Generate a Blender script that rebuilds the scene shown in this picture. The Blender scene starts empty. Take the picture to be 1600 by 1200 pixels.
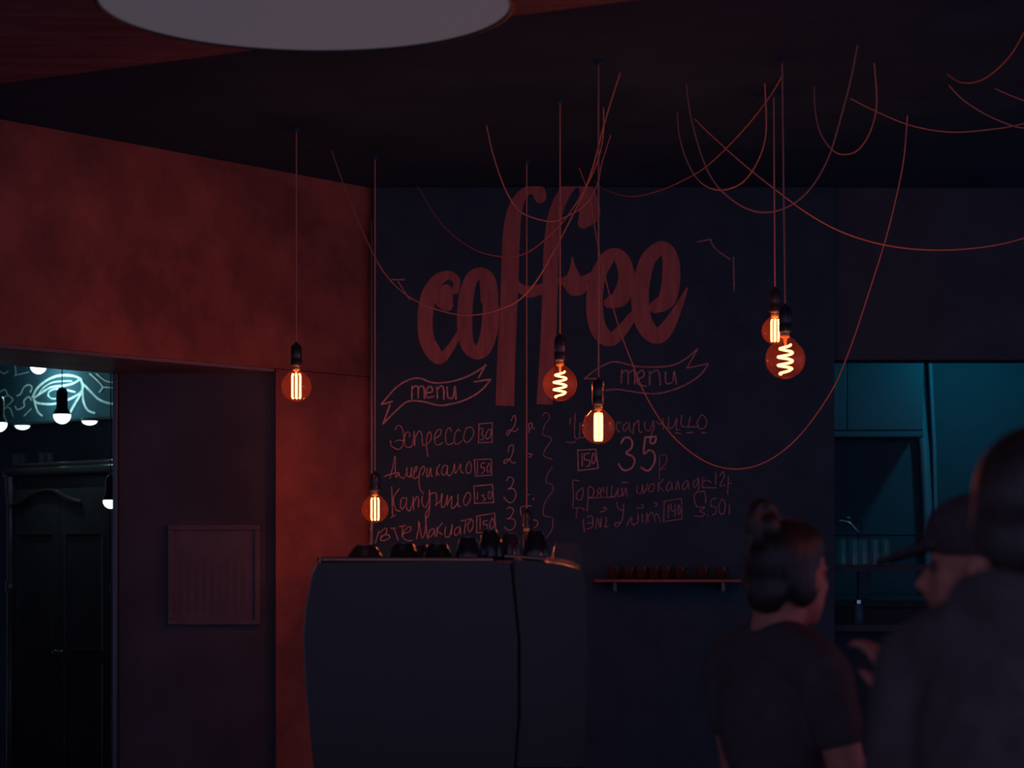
import bpy, bmesh, math, random
from mathutils import Vector, Matrix
random.seed(7)
C = bpy.context.scene.collection
SC = bpy.context.scene

# ------------------------------------------------------------------ camera, world, fill, exposure
EYE = 1.5            # camera height
F = 3600.0           # focal length in pixels of the 1600 x 1200 frame
HOR = 870.0          # image row of the horizon
cam_d = bpy.data.cameras.new('camera')
cam_d.sensor_width = 36.0
cam_d.lens = F / 1600.0 * 36.0
cam_d.shift_y = (HOR - 600.0) / 1600.0
cam_d.clip_start = 0.05
cam_d.dof.use_dof = True
cam_d.dof.focus_distance = 8.7
cam_d.dof.aperture_fstop = 3.6
cam = bpy.data.objects.new('camera', cam_d)
C.objects.link(cam)
cam.location = (0, 0, EYE)
cam.rotation_euler = (math.pi / 2, 0, 0)
SC.camera = cam

w = bpy.data.worlds.new('night_ambience')
w.use_nodes = True
w.node_tree.nodes['Background'].inputs[0].default_value = (0.165, 0.178, 0.355, 1)
w.node_tree.nodes['Background'].inputs[1].default_value = 1.0
SC.world = w
SC.view_settings.view_transform = 'Standard'
SC.view_settings.look = 'None'
SC.view_settings.exposure = 0.0
SC.view_settings.gamma = 1.0

WARM = (1.0, 0.17, 0.055)
TEAL = (0.02, 0.62, 0.85)
AQUA = (0.45, 1.0, 0.98)
BULB_W = 4.7


def point_light(name, loc, power, color, radius=0.02):
    d = bpy.data.lights.new(name, 'POINT')
    d.energy = power
    d.color = color
    d.shadow_soft_size = radius
    o = bpy.data.objects.new(name, d)
    o.location = loc
    C.objects.link(o)
    return o


# dim violet fill light added behind the camera to lift the dark tones
fd = bpy.data.lights.new('fill_light', 'AREA')
fd.shape = 'RECTANGLE'
fd.size, fd.size_y = 5.0, 2.4
fd.energy = 24
fd.color = (0.48, 0.50, 1.0)
fo = bpy.data.objects.new('fill_light', fd)
fo.location = (0.3, -2.5, 1.5)
fo.rotation_euler = (math.pi / 2, 0, 0)
C.objects.link(fo)

# lamp over the kitchen, out of view above the pass opening
point_light('kitchen_lamp_light', (2.36, 11.28, 2.58), 5.8, TEAL, 0.035)
point_light('kitchen_strip_light', (1.345, 11.50, 2.45), 0.32, TEAL, 0.03)

# ------------------------------------------------------------------ helpers


def P(px, py, Z):
    """world point at depth Z seen at pixel (px, py)"""
    return Vector(((px - 800.0) * Z / F, Z, EYE + (HOR - py) * Z / F))


def mat(name, col, rough=0.6, metal=0.0, var=0.0, scale=6.0, spec=0.4, bump=0.0, stretch=(1, 1, 1), col2=None, emit=None, es=0.0):
    m = bpy.data.materials.new(name)
    m.use_nodes = True
    nt = m.node_tree
    b = nt.nodes['Principled BSDF']
    b.inputs['Base Color'].default_value = (*col, 1)
    b.inputs['Roughness'].default_value = rough
    b.inputs['Metallic'].default_value = metal
    b.inputs['Specular IOR Level'].default_value = spec
    if emit:
        b.inputs['Emission Color'].default_value = (*emit, 1)
        b.inputs['Emission Strength'].default_value = es
    if var or bump or col2:
        tc = nt.nodes.new('ShaderNodeTexCoord')
        mp = nt.nodes.new('ShaderNodeMapping')
        mp.inputs['Scale'].default_value = stretch
        nz = nt.nodes.new('ShaderNodeTexNoise')
        nz.inputs['Scale'].default_value = scale
        nz.inputs['Detail'].default_value = 6
        nz.inputs['Roughness'].default_value = 0.6
        nt.links.new(tc.outputs['Object'], mp.inputs[0])
        nt.links.new(mp.outputs[0], nz.inputs['Vector'])
        rp = nt.nodes.new('ShaderNodeValToRGB')
        c2 = col2 or tuple(c * (1 - var) for c in col)
        rp.color_ramp.elements[0].position = 0.35
        rp.color_ramp.elements[1].position = 0.68
        rp.color_ramp.elements[0].color = (*c2, 1)
        rp.color_ramp.elements[1].color = (*[min(1, c * (1 + var)) for c in col], 1)
        nt.links.new(nz.outputs['Fac'], rp.inputs[0])
        nt.links.new(rp.outputs[0], b.inputs['Base Color'])
        if bump:
            bp = nt.nodes.new('ShaderNodeBump')
            bp.inputs['Strength'].default_value = bump
            bp.inputs['Distance'].default_value = 0.01
            nt.links.new(nz.outputs['Fac'], bp.inputs['Height'])
            nt.links.new(bp.outputs[0], b.inputs['Normal'])
    return m


def glass_mat(name, tint, haze=0.0, haze_col=(1, .4, .1), rough=0.03, ior=1.45):
    m = bpy.data.materials.new(name)
    m.use_nodes = True
    nt = m.node_tree
    nt.nodes.clear()
    out = nt.nodes.new('ShaderNodeOutputMaterial')
    tr = nt.nodes.new('ShaderNodeBsdfTransparent')
    tr.inputs[0].default_value = (*tint, 1)
    gl = nt.nodes.new('ShaderNodeBsdfGlossy')
    gl.inputs['Roughness'].default_value = rough
    fr = nt.nodes.new('ShaderNodeFresnel')
    fr.inputs[0].default_value = ior
    mx = nt.nodes.new('ShaderNodeMixShader')
    gm = nt.nodes.new('ShaderNodeNewGeometry')
    inv = nt.nodes.new('ShaderNodeMath')
    inv.operation = 'SUBTRACT'
    inv.inputs[0].default_value = 1.0
    ml = nt.nodes.new('ShaderNodeMath')
    ml.operation = 'MULTIPLY'
    nt.links.new(gm.outputs['Backfacing'], inv.inputs[1])
    nt.links.new(inv.outputs[0], ml.inputs[0])
    nt.links.new(fr.outputs[0], ml.inputs[1])
    nt.links.new(ml.outputs[0], mx.inputs[0])
    nt.links.new(tr.outputs[0], mx.inputs[1])
    nt.links.new(gl.outputs[0], mx.inputs[2])
    last = mx
    if haze:
        tl = nt.nodes.new('ShaderNodeBsdfTranslucent')
        tl.inputs[0].default_value = (*haze_col, 1)
        m2 = nt.nodes.new('ShaderNodeMixShader')
        m2.inputs[0].default_value = haze
        nt.links.new(mx.outputs[0], m2.inputs[1])
        nt.links.new(tl.outputs[0], m2.inputs[2])
        last = m2
    nt.links.new(last.outputs[0], out.inputs[0])
    return m


def emis(name, col, s):
    m = bpy.data.materials.new(name)
    m.use_nodes = True
    nt = m.node_tree
    nt.nodes.clear()
    out = nt.nodes.new('ShaderNodeOutputMaterial')
    e = nt.nodes.new('ShaderNodeEmission')
    e.inputs[0].default_value = (*col, 1)
    e.inputs[1].default_value = s
    nt.links.new(e.outputs[0], out.inputs[0])
    return m


def obj(name, bm, m, parent=None, smooth=True, kind=None):
    me = bpy.data.meshes.new(name)
    bm.normal_update()
    bm.to_mesh(me)
    bm.free()
    if smooth:
        for p in me.polygons:
            p.use_smooth = True
        try:
            me.set_sharp_from_angle(angle=math.radians(38))
        except Exception:
            pass
    if m:
        me.materials.append(m)
    o = bpy.data.objects.new(name, me)
    C.objects.link(o)
    if parent:
        o.parent = parent
    if kind:
        o['kind'] = kind
    return o


def tag(o, label, cat, group=None):
    o['label'] = label
    o['category'] = cat
    if group:
        o['group'] = group
    return o


def thing(name, label, cat, loc=(0, 0, 0), rz=0.0, group=None):
    o = bpy.data.objects.new(name, None)
    o.empty_display_size = 0.1
    C.objects.link(o)
    o.location = loc
    o.rotation_euler = (0, 0, rz)
    return tag(o, label, cat, group)


def struct(name, bm, m, smooth=False):
    return obj(name, bm, m, None, smooth, 'structure')


def box(bm, x0, x1, y0, y1, z0, z1, bev=0.0, seg=2):
    r = bmesh.ops.create_cube(bm, size=1.0)
    vs = r['verts']
    for v in vs:
        v.co = Vector((x0 + (v.co.x + .5) * (x1 - x0), y0 + (v.co.y + .5) * (y1 - y0), z0 + (v.co.z + .5) * (z1 - z0)))
    if bev:
        es = list({e for v in vs for e in v.link_edges})
        bmesh.ops.bevel(bm, geom=es, offset=bev, segments=seg, affect='EDGES', profile=0.5)
    return bm


def prism(bm, pts, z0, z1):
    """vertical prism on a floor outline [(x, y), ...]"""
    lo = [bm.verts.new((x, y, z0)) for x, y in pts]
    hi = [bm.verts.new((x, y, z1)) for x, y in pts]
    n = len(pts)
    bm.faces.new(lo[::-1])
    bm.faces.new(hi)
    for i in range(n):
        bm.faces.new((lo[i], lo[(i + 1) % n], hi[(i + 1) % n], hi[i]))
    bmesh.ops.recalc_face_normals(bm, faces=bm.faces[:])
    return bm


def lathe(bm, prof, n=24, c=(0, 0, 0), cap=True):
    rings = []
    for r, z in prof:
        if r < 1e-5:
            rings.append([bm.verts.new((c[0], c[1], c[2] + z))])
        else:
            rings.append([bm.verts.new((c[0] + r * math.cos(2 * math.pi * k / n), c[1] + r * math.sin(2 * math.pi * k / n), c[2] + z)) for k in range(n)])
    for a, b in zip(rings, rings[1:]):
        for k in range(n):
            k2 = (k + 1) % n
            if len(a) == 1 and len(b) == 1:
                continue
            if len(a) == 1:
                bm.faces.new((a[0], b[k2], b[k]))
            elif len(b) == 1:
                bm.faces.new((a[k], a[k2], b[0]))
            else:
                bm.faces.new((a[k], a[k2], b[k2], b[k]))
    if cap:
        for r in (rings[0], rings[-1]):
            if len(r) > 2:
                bm.faces.new(r)
    bmesh.ops.recalc_face_normals(bm, faces=bm.faces[:])
    return bm


def spline(pts, per=6):
    pts = [Vector(p) for p in pts]
    if len(pts) < 3:
        return pts
    out = []
    for i in range(len(pts) - 1):
        p0 = pts[max(i - 1, 0)]
        p1, p2 = pts[i], pts[i + 1]
        p3 = pts[min(i + 2, len(pts) - 1)]
        for k in range(per):
            t = k / per
            out.append(0.5 * ((2 * p1) + (p2 - p0) * t + (2 * p0 - 5 * p1 + 4 * p2 - p3) * t * t + (3 * p1 - p0 - 3 * p2 + p3) * t ** 3))
    out.append(pts[-1])
    return out


def tube(bm, pts, r, n=8, cap=True):
    pts = [Vector(p) for p in pts]
    rr = r if isinstance(r, (list, tuple)) else [r] * len(pts)
    rings = []
    up = None
    for i, p in enumerate(pts):
        d = (pts[min(i + 1, len(pts) - 1)] - pts[max(i - 1, 0)])
        d = d.normalized() if d.length > 1e-9 else Vector((0, 0, 1))
        if up is None:
            up = Vector((0, 1, 0)) if abs(d.y) < 0.9 else Vector((1, 0, 0))
        a = (up - d * up.dot(d))
        if a.length < 1e-6:
            a = Vector((1, 0, 0)) - d * d.x
        a.normalize()
        b = d.cross(a)
        up = a
        rings.append([bm.verts.new(p + (a * math.cos(2 * math.pi * k / n) + b * math.sin(2 * math.pi * k / n)) * rr[i]) for k in range(n)])
    for a, b in zip(rings, rings[1:]):
        for k in range(n):
            bm.faces.new((a[k], a[(k + 1) % n], b[(k + 1) % n], b[k]))
    if cap:
        bm.faces.new(rings[0][::-1])
        bm.faces.new(rings[-1])
    return bm


def ribbon(bm, pts, widths, to_world, off, smooth=True, square=False):
    """flat painted stroke: 2D path with widths, put on a board by to_world(x, y, off)"""
    p3 = [Vector((x, y, wd)) for (x, y), wd in zip(pts, widths)]
    q = spline(p3, 5) if smooth and len(p3) > 2 else p3
    L = []
    for i, p in enumerate(q):
        a = q[max(i - 1, 0)].to_2d()
        b = q[min(i + 1, len(q) - 1)].to_2d()
        d = b - a
        d = d.normalized() if d.length > 1e-6 else Vector((1, 0))
        nrm = Vector((-d.y, d.x)) * p.z * 0.5
        c = p.to_2d()
        o_ = off + 0.0002 * i / len(q)
        L.append((bm.verts.new(to_world(c.x + nrm.x, c.y + nrm.y, o_)), bm.verts.new(to_world(c.x - nrm.x, c.y - nrm.y, o_))))
    for (a, b), (c, d) in zip(L, L[1:]):
        try:
            bm.faces.new((a, b, d, c))
        except ValueError:
            pass
    for e in ((-1,) if square else (0, -1)):     # rounded ends
        a, b = L[e]
        mid = (a.co + b.co) / 2
        nxt = L[1 if e == 0 else -2]
        dirv = mid - (nxt[0].co + nxt[1].co) / 2
        if dirv.length > 1e-7:
            dirv.normalize()
            h = (a.co - b.co) / 2
            arc = [bm.verts.new(mid + h * math.cos(t) + dirv * h.length * math.sin(t)) for t in (math.pi * .25, math.pi * .5, math.pi * .75)]
            try:
                bm.faces.new([a] + arc + [b])
            except ValueError:
                pass


# ------------------------------------------------------------------ materials
M = {}
M['plaster'] = mat('rust_plaster', (0.33, 0.112, 0.084), 0.85, var=0.30, scale=3.0, spec=0.15, bump=0.35, col2=(0.2, 0.076, 0.068))
M['soffit'] = mat('opening_soffit', (0.2, 0.14, 0.17), 0.6, var=0.3, scale=4, spec=0.3)
M['black_wall'] = mat('black_wall_paint', (0.060, 0.084, 0.105), 0.8, var=0.15, scale=5, spec=0.15)
M['ceiling'] = mat('black_ceiling_paint', (0.026, 0.078, 0.14), 0.9, var=0.15, scale=3, spec=0.1)
M['beam'] = mat('red_brown_soffit', (0.24, 0.12, 0.14), 0.7, var=0.3, scale=2.2, spec=0.2, stretch=(1, 6, 1))
M['floor'] = mat('dark_tile_floor', (0.05, 0.06, 0.08), 0.6, var=0.2, scale=4)
M['chalkboard'] = mat('chalkboard_paint', (0.036, 0.076, 0.108), 0.85, var=0.12, scale=9, spec=0.12)
M['letter'] = mat('painted_letter', (0.42, 0.17, 0.155), 0.85, var=0.18, scale=5, spec=0.1, stretch=(9, 1, 1))
M['chalk'] = mat('chalk_line', (0.66, 0.38, 0.36), 0.95, var=0.3, scale=60, spec=0.05)
M['chalk_dim'] = mat('worn_chalk_line', (0.44, 0.25, 0.26), 0.95, var=0.3, scale=60, spec=0.05)
M['chalk_white'] = mat('white_chalk_line', (0.85, 0.85, 0.85), 0.95, var=0.3, scale=30, spec=0.05)
M['cord'] = mat('twisted_red_cord', (0.58, 0.25, 0.19), 0.8, var=0.15, scale=120, spec=0.15)
M['cord_dark'] = mat('black_cord', (0.06, 0.06, 0.07), 0.6)
M['iris'] = mat('dark_brown_eye', (0.05, 0.03, 0.025), 0.15)
M['socket'] = mat('black_bakelite', (0.022, 0.02, 0.024), 0.28, spec=0.5)
M['brass'] = mat('brass_screw_cap', (0.75, 0.42, 0.16), 0.35, metal=0.7)
M['glass_amber'] = glass_mat('amber_glass', (0.99, 0.90, 0.80), 0.008, (1.0, 0.32, 0.08), rough=0.11)  # orange haze in the glass imitates bloom around the filament
M['glass_clear'] = glass_mat('clear_glass', (0.96, 0.97, 0.97), 0.03, (0.6, 0.8, 0.9), rough=0.12)
M['glass_bar'] = glass_mat('bar_glass_glint', (0.92, 0.95, 0.95), 0.08, (0.7, 0.95, 1.0), rough=0.12)  # pale haze in the glass stands in for bright sparkles
M['filament'] = emis('hot_filament', (1.0, 0.46, 0.155), 6.2)
M['filament_off'] = mat('cold_filament', (0.25, 0.18, 0.1), 0.5)
M['led'] = emis('lit_frosted_bulb', (0.80, 1.0, 0.97), 2.4)
M['diffuser'] = mat('opal_diffuser', (0.30, 0.32, 0.34), 0.7, spec=0.1, emit=(0.92, 0.82, 1.0), es=0.056)
M['lamp_body'] = mat('dark_lamp_rim', (0.03, 0.028, 0.032), 0.5)
M['steel_dark'] = mat('gloss_black_panel', (0.022, 0.012, 0.012), 0.25, spec=0.17)
M['chrome'] = mat('polished_steel', (0.55, 0.55, 0.57), 0.16, metal=1.0)
M['brushed'] = mat('orange_lit_rail', (0.34, 0.18, 0.13), 0.28, metal=1.0)  # brushed steel rail, orange light of the bulbs put into its colour
M['cup'] = mat('dark_glazed_cup', (0.022, 0.014, 0.014), 0.15, spec=0.6)
M['cup_red'] = mat('brown_glazed_cup', (0.06, 0.026, 0.022), 0.16, spec=0.6)
M['wood_dark'] = mat('dark_stained_wood', (0.02, 0.018, 0.022), 0.5, var=0.3, scale=3, stretch=(1, 12, 1))
M['cabinet'] = mat('black_lacquered_wood', (0.040, 0.030, 0.034), 0.16, var=0.2, scale=3, spec=0.5)
M['metal_trim'] = mat('grey_metal_trim', (0.07, 0.075, 0.085), 0.3, metal=0.6)
M['kitchen'] = mat('kitchen_wall_paint', (0.035, 0.115, 0.15), 0.6, var=0.06, scale=4, spec=0.2)
M['kcab'] = mat('kitchen_cabinet_front', (0.035, 0.125, 0.16), 0.45, var=0.05, scale=3, spec=0.3)
M['pipe'] = mat('painted_pipe', (0.10, 0.30, 0.36), 0.4, spec=0.4)
M['partition'] = mat('dark_partition', (0.075, 0.075, 0.09), 0.75, var=0.2, scale=3, spec=0.2)
M['paper'] = mat('aged_paper', (0.13, 0.10, 0.12), 0.8, var=0.15, scale=8)
M['ink'] = mat('print_ink', (0.11, 0.09, 0.1), 0.8)
M['skin'] = mat('skin', (0.40, 0.13, 0.09), 0.5, var=0.06, scale=30, spec=0.35)
M['hair'] = mat('dark_hair', (0.026, 0.013, 0.011), 0.42, var=0.4, scale=26, spec=0.35, stretch=(3, 3, .5), bump=0.5)
M['cloth_dark'] = mat('dark_cotton', (0.075, 0.054, 0.054), 0.9, var=0.15, scale=30, spec=0.1)
M['cloth_jacket'] = mat('dark_jacket', (0.075, 0.054, 0.054), 0.9, var=0.2, scale=20, spec=0.1)
M['cloth_cap'] = mat('dark_wool_cap', (0.07, 0.046, 0.050), 0.95, var=0.2, scale=60, spec=0.05)
M['denim'] = mat('dark_denim', (0.03, 0.032, 0.05), 0.9, var=0.2, scale=60, spec=0.1)
M['shoe'] = mat('black_shoe', (0.02, 0.02, 0.02), 0.5)

# ------------------------------------------------------------------ setting
CEIL = 3.10
A0 = Vector((-1.884, 8.41))         # rust wall: foot line from here ...
A1 = Vector((-0.611, 10.0))         # ... to the corner with the chalkboard wall
AD = (A1 - A0).normalized()
AN = Vector((-AD.y, AD.x))          # away from the cafe


def on_a(s, t=0.0):
    p = A0 + AD * s + AN * t
    return (p.x, p.y)


def s_at_px(px):
    k = (px - 800) / F
    # A0.x + AD.x s = k (A0.y + AD.y s)
    return (k * A0.y - A0.x) / (AD.x - k * AD.y)


SJ = s_at_px(431)
SE = (A1 - A0).length
HB = EYE + 0.778                    # underside of the opening
bm = bmesh.new()
prism(bm, [on_a(SJ), on_a(SE + .02), on_a(SE + .02, .25), on_a(SJ + 0.45, .45)], 0, HB)
prism(bm, [on_a(-1.7), on_a(SE + .02), on_a(SE + .02, .6), on_a(-1.7, .6)], HB + .002, CEIL)
prism(bm, [on_a(-3.2), on_a(-1.7), on_a(-1.7, .6), on_a(-3.2, .6)], 0, CEIL)
struct('wall_left', bm, M['plaster'])
bm = bmesh.new()
prism(bm, [on_a(-1.7, .004), on_a(SJ - .004, .004), on_a(SJ + 0.3, .6), on_a(-1.7, .6)], HB - .012, HB + .001)
struct('trim_1', bm, M['soffit'])
# seam moulding where the lintel meets the pier
bm = bmesh.new()
prism(bm, [on_a(SJ + .01, -.006), on_a(SE, -.006), on_a(SE, .01), on_a(SJ + .01, .01)], HB - .012, HB - .002)
struct('trim_2', bm, M['plaster'])

XB0, XB1 = -0.611, 1.397
bm = bmesh.new()
box(bm, XB0 - .05, XB1, 10.0, 10.18, 0, CEIL)
box(bm, XB1 + .001, 3.6, 10.0, 10.18, EYE + (HOR - 562) * 10.0 / F, CEIL)
box(bm, 3.601, 7.0, 10.0, 10.18, 0, CEIL)
struct('wall_back', bm, M['black_wall'])
bm = bmesh.new()
box(bm, -7, 7.5, -4.0, 15.0, -0.1, 0)
struct('floor', bm, M['floor'])
bm = bmesh.new()
box(bm, -6.2, 7.0, 2.0, 10.2, CEIL, CEIL + .1)
struct('ceiling', bm, M['ceiling'])
# lower soffit over the guest side, its far edge runs across the view
e0 = P(-160, 158, 0)
bm = bmesh.new()
prism(bm, [(-2.6, 7.85), (0.345, 6.2), (2.2, 5.16), (2.2, 2.1), (-2.6, 2.1)], CEIL - .10, CEIL - .001)
struct('ceiling_lowered', bm, M['beam'])
# room seen through the opening
B0 = Vector((-2.78, 12.5))
B1 = Vector((-2.016, 11.76))
BD = (B1 - B0).normalized()
BN = Vector((BD.y, -BD.x))
if BN.y > 0:
    BN = -BN                         # towards the camera


def on_b(s, t=0.0):
    p = B0 + BD * s + BN * t
    return (p.x, p.y)


bm = bmesh.new()
prism(bm, [on_b(-3, -.45), on_b(1.9, -.45), on_b(1.9, -.6), on_b(-3, -.6)], 0, 3.0)
struct('wall_far', bm, M['black_wall'])
bm = bmesh.new()
prism(bm, [on_a(-2.5, .61), on_a(SJ + .3, .61), (-0.9, 12.3), (-1.6, 14.2), (-6.0, 14.2), (-6.0, 9.5)], 2.72, 2.80)
struct('ceiling_far', bm, M['ceiling'])
bm = bmesh.new()
box(bm, -6.1, -6.0, 9.0, 15.0, 0, CEIL)
box(bm, -6.1, -6.0, 5.9, 7.0, 0, CEIL)
box(bm, -1.42, -1.34, 9.70, 11.4, 0, CEIL)
struct('wall_light_block', bm, M['black_wall'])  # unseen walls added to hold back ambient light, the gap lets some in
ZP = 9.58
bm = bmesh.new()
xl, xr = (186 - 800) * ZP / F, (431 - 800) * ZP / F
box(bm, xl, xr + .02, ZP, ZP + .08, 0, HB - .013)
struct('wall_partition', bm, M['partition'])
bm = bmesh.new()
box(bm, xl - .022, xl - .001, ZP - .03, ZP + .09, 0, HB - .013, .004)
struct('trim_3', bm, M['metal_trim'])
# kitchen beyond the pass
bm = bmesh.new()
box(bm, 1.2, 3.9, 12.0, 12.12, 0, 2.75)
struct('wall_kitchen', bm, M['kitchen'])
bm = bmesh.new()
box(bm, 3.6, 3.72, 10.0, 12.0, 0, 2.75)
struct('wall_right', bm, M['kitchen'])
bm = bmesh.new()
box(bm, 1.2, 3.9, 10.19, 12.0, 2.75, 2.83)
struct('ceiling_kitchen', bm, M['ceiling'])
bm = bmesh.new()
box(bm, 1.20, 1.30, 10.19, 12.0, 0, 2.75)
struct('wall_inner', bm, M['black_wall'])
# vertical duct strip on the kitchen wall
bm = bmesh.new()
tube(bm, [P(1428, 540, 11.93), P(1436, 620, 11.93), P(1444, 700, 11.93), P(1449, 790, 11.93), P(1452, 900, 11.93)], .026, 14)
tube(bm, [P(1452, 540, 11.96), P(1460, 700, 11.96), P(1464, 900, 11.96)], .012, 10)
struct('trim_4', bm, M['pipe'], True)

# ------------------------------------------------------------------ chalkboard with its writing
ZB = 9.955


def wb(x, y, off=0.0):
    p = P(x, y, ZB)
    return Vector((p.x, ZB - 0.0012 - off, p.z))


board = thing('chalkboard', 'large black chalkboard wall with the word coffee and a handwritten menu', 'chalkboard', (0, 0, 0))
bm = bmesh.new()
box(bm, XB0 + .012, XB1 - .004, ZB, 9.999, 0.12, CEIL - .003)
obj('board_panel', bm, M['chalkboard'], board, False)
bm = bmesh.new()
box(bm, XB0 + .001, XB0 + .011, ZB - .012, 9.998, 0.12, EYE + (HOR - 345) * ZB / F)
obj('edge_strip', bm, M['metal_trim'], board, False)

COFFEE = [
    [(712, 455, 10), (713, 438, 12), (700, 430, 14), (682, 440, 20), (669, 465, 24), (664, 500, 24), (667, 530, 24), (677, 550, 24), (688, 560, 18), (703, 545, 12), (718, 520, 9)],
    [(697, 455, 22), (694, 468, 30), (698, 476, 22)],
    [(765, 470, 28), (762, 440, 26), (752, 428, 20), (738, 434, 20), (729, 460, 23), (726, 500, 24), (729, 535, 22), (742, 551, 20), (755, 545, 24), (764, 520, 26), (767, 488, 27), (766, 474, 24)],
    [(789, 634, 29), (791, 560, 28), (794, 500, 27), (797, 420, 27), (799, 370, 27), (803, 335, 24), (812, 310, 18), (826, 297, 14), (840, 298, 20), (844, 308, 20)],
    [(851, 632, 25), (855, 560, 24), (858, 500, 24), (860, 430, 24), (862, 380, 24), (868, 335, 22), (880, 305, 20), (897, 285, 18), (913, 290, 20), (920, 315, 30), (920, 335, 34), (912, 348, 20)],
    [(803, 440, 14), (812, 450, 14), (828, 456, 18), (850, 450, 16)],
    [(866, 440, 8), (880, 440, 14), (893, 442, 36), (905, 444, 34), (916, 434, 10), (932, 424, 8)],
    [(894, 402, 2), (895, 415, 8), (896, 432, 22)],
    [(952, 473, 18), (970, 464, 28), (979, 436, 26), (974, 410, 24), (963, 398, 20), (950, 403, 22), (935, 430, 24), (929, 465, 26), (931, 500, 26), (940, 522, 26), (955, 530, 22), (972, 516, 18), (988, 494, 14)],
    [(1024, 480, 20), (1043, 466, 28), (1049, 425, 28), (1045, 397, 24), (1032, 388, 22), (1013, 405, 24), (1003, 437, 26), (1000, 470, 28), (1005, 502, 28), (1020, 523, 26), (1036, 520, 24), (1054, 492, 16), (1074, 450, 3)],
]
bm = bmesh.new()
for i, st in enumerate(COFFEE):
    ribbon(bm, [(a, b) for a, b, c in st], [c for a, b, c in st], wb, 0.0003 * i, square=i in (3, 4))
obj('coffee_lettering', bm, M['letter'], board, False)['label'] = 'brush lettered word coffee in faded pink'


def strokes(name, ox, oy, sc, items, wpx, m, label=None):
    bm = bmesh.new()
    for i, pts in enumerate(items):
        q = [(ox + x / sc, oy + y / sc) for x, y in pts]
        ribbon(bm, q, [wpx] * len(q), wb, 0.00012 * (i % 9))
    o = obj(name, bm, m, board, False)
    if label:
        o['label'] = label
    return o


KA = (600, 630, 8.889)
strokes('menu_line', *KA, [
    [(155, 375), (180, 320), (225, 315), (260, 370), (275, 470), (265, 570), (225, 630), (180, 640), (100, 590), (92, 520)],
    [(150, 535), (200, 515), (270, 520)],
    [(350, 470), (360, 420), (330, 400), (295, 430), (285, 500), (295, 590), (345, 615), (390, 585), (410, 500), (420, 400)],
    [(420, 390), (425, 590)], [(425, 590), (440, 470), (490, 385), (525, 440), (535, 575), (565, 580)],
    [(610, 740), (590, 600), (595, 480), (625, 400), (655, 430), (650, 510), (610, 560)],
    [(700, 500), (770, 450), (795, 390), (770, 360), (720, 410), (700, 480), (715, 560), (755, 580), (820, 545)],
    [(935, 390), (910, 340), (870, 380), (855, 470), (870, 560), (910, 575), (960, 550)],
    [(1055, 390), (1030, 365), (990, 420), (975, 500), (990, 565), (1030, 565), (1085, 520)],
    [(1140, 350), (1110, 440), (1110, 510), (1150, 545), (1200, 510), (1245, 430), (1235, 360), (1190, 330), (1140, 355)],
    [(1315, 290), (1505, 270)], [(1505, 270), (1500, 545)], [(1505, 543), (1310, 550)], [(1312, 552), (1320, 290)],
    [(1335, 360), (1365, 345), (1375, 390), (1350, 430), (1380, 450), (1375, 500), (1345, 510)],
    [(1430, 400), (1410, 460), (1430, 495), (1470, 470), (1490, 380), (1465, 360), (1430, 400)],
], 1.31, M['chalk'], 'chalk line reading espresso in Cyrillic with a boxed 30')
strokes('menu_line', *KA, [
    [(80, 1045), (120, 900), (155, 735), (158, 960), (170, 1030), (210, 960), (215, 1010), (270, 1050)],
    [(0, 1022), (90, 985), (200, 965)],
    [(270, 1050), (310, 980), (318, 890), (320, 1000), (360, 1020), (375, 960), (385, 890), (380, 1010), (400, 1040)],
    [(400, 1000), (450, 930), (460, 880), (430, 900), (410, 980), (430, 1050), (475, 1010)],
    [(500, 1195), (485, 1090), (500, 940), (550, 875), (565, 930), (530, 1000)], [(500, 1205), (540, 1240), (545, 1260)],
    [(600, 900), (595, 1010), (620, 1010), (650, 890), (655, 1000), (675, 1015)],
    [(735, 890), (725, 1010)], [(775, 850), (735, 930), (760, 1000)],
    [(880, 870), (830, 870), (800, 950), (820, 1000), (865, 970), (885, 870), (880, 980), (910, 1010)],
    [(910, 1010), (960, 940), (980, 840), (985, 970), (1030, 920), (1065, 840), (1065, 940), (1100, 970)],
    [(1170, 820), (1140, 900), (1150, 965), (1195, 965), (1215, 890), (1190, 810), (1160, 830)],
    [(1250, 785), (1497, 775)], [(1495, 775), (1495, 1000)], [(1497, 998), (1265, 1015)], [(1270, 1015), (1255, 785)],
    [(1298, 815), (1298, 985)], [(1400, 830), (1355, 835), (1350, 895), (1385, 890), (1395, 940), (1355, 980)],
    [(1460, 835), (1430, 900), (1440, 960), (1475, 930), (1475, 850), (1450, 835)],
], 1.39, M['chalk'], 'chalk line reading americano in Cyrillic with a boxed 150')
KB = (570, 750, 7.2727)
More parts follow.
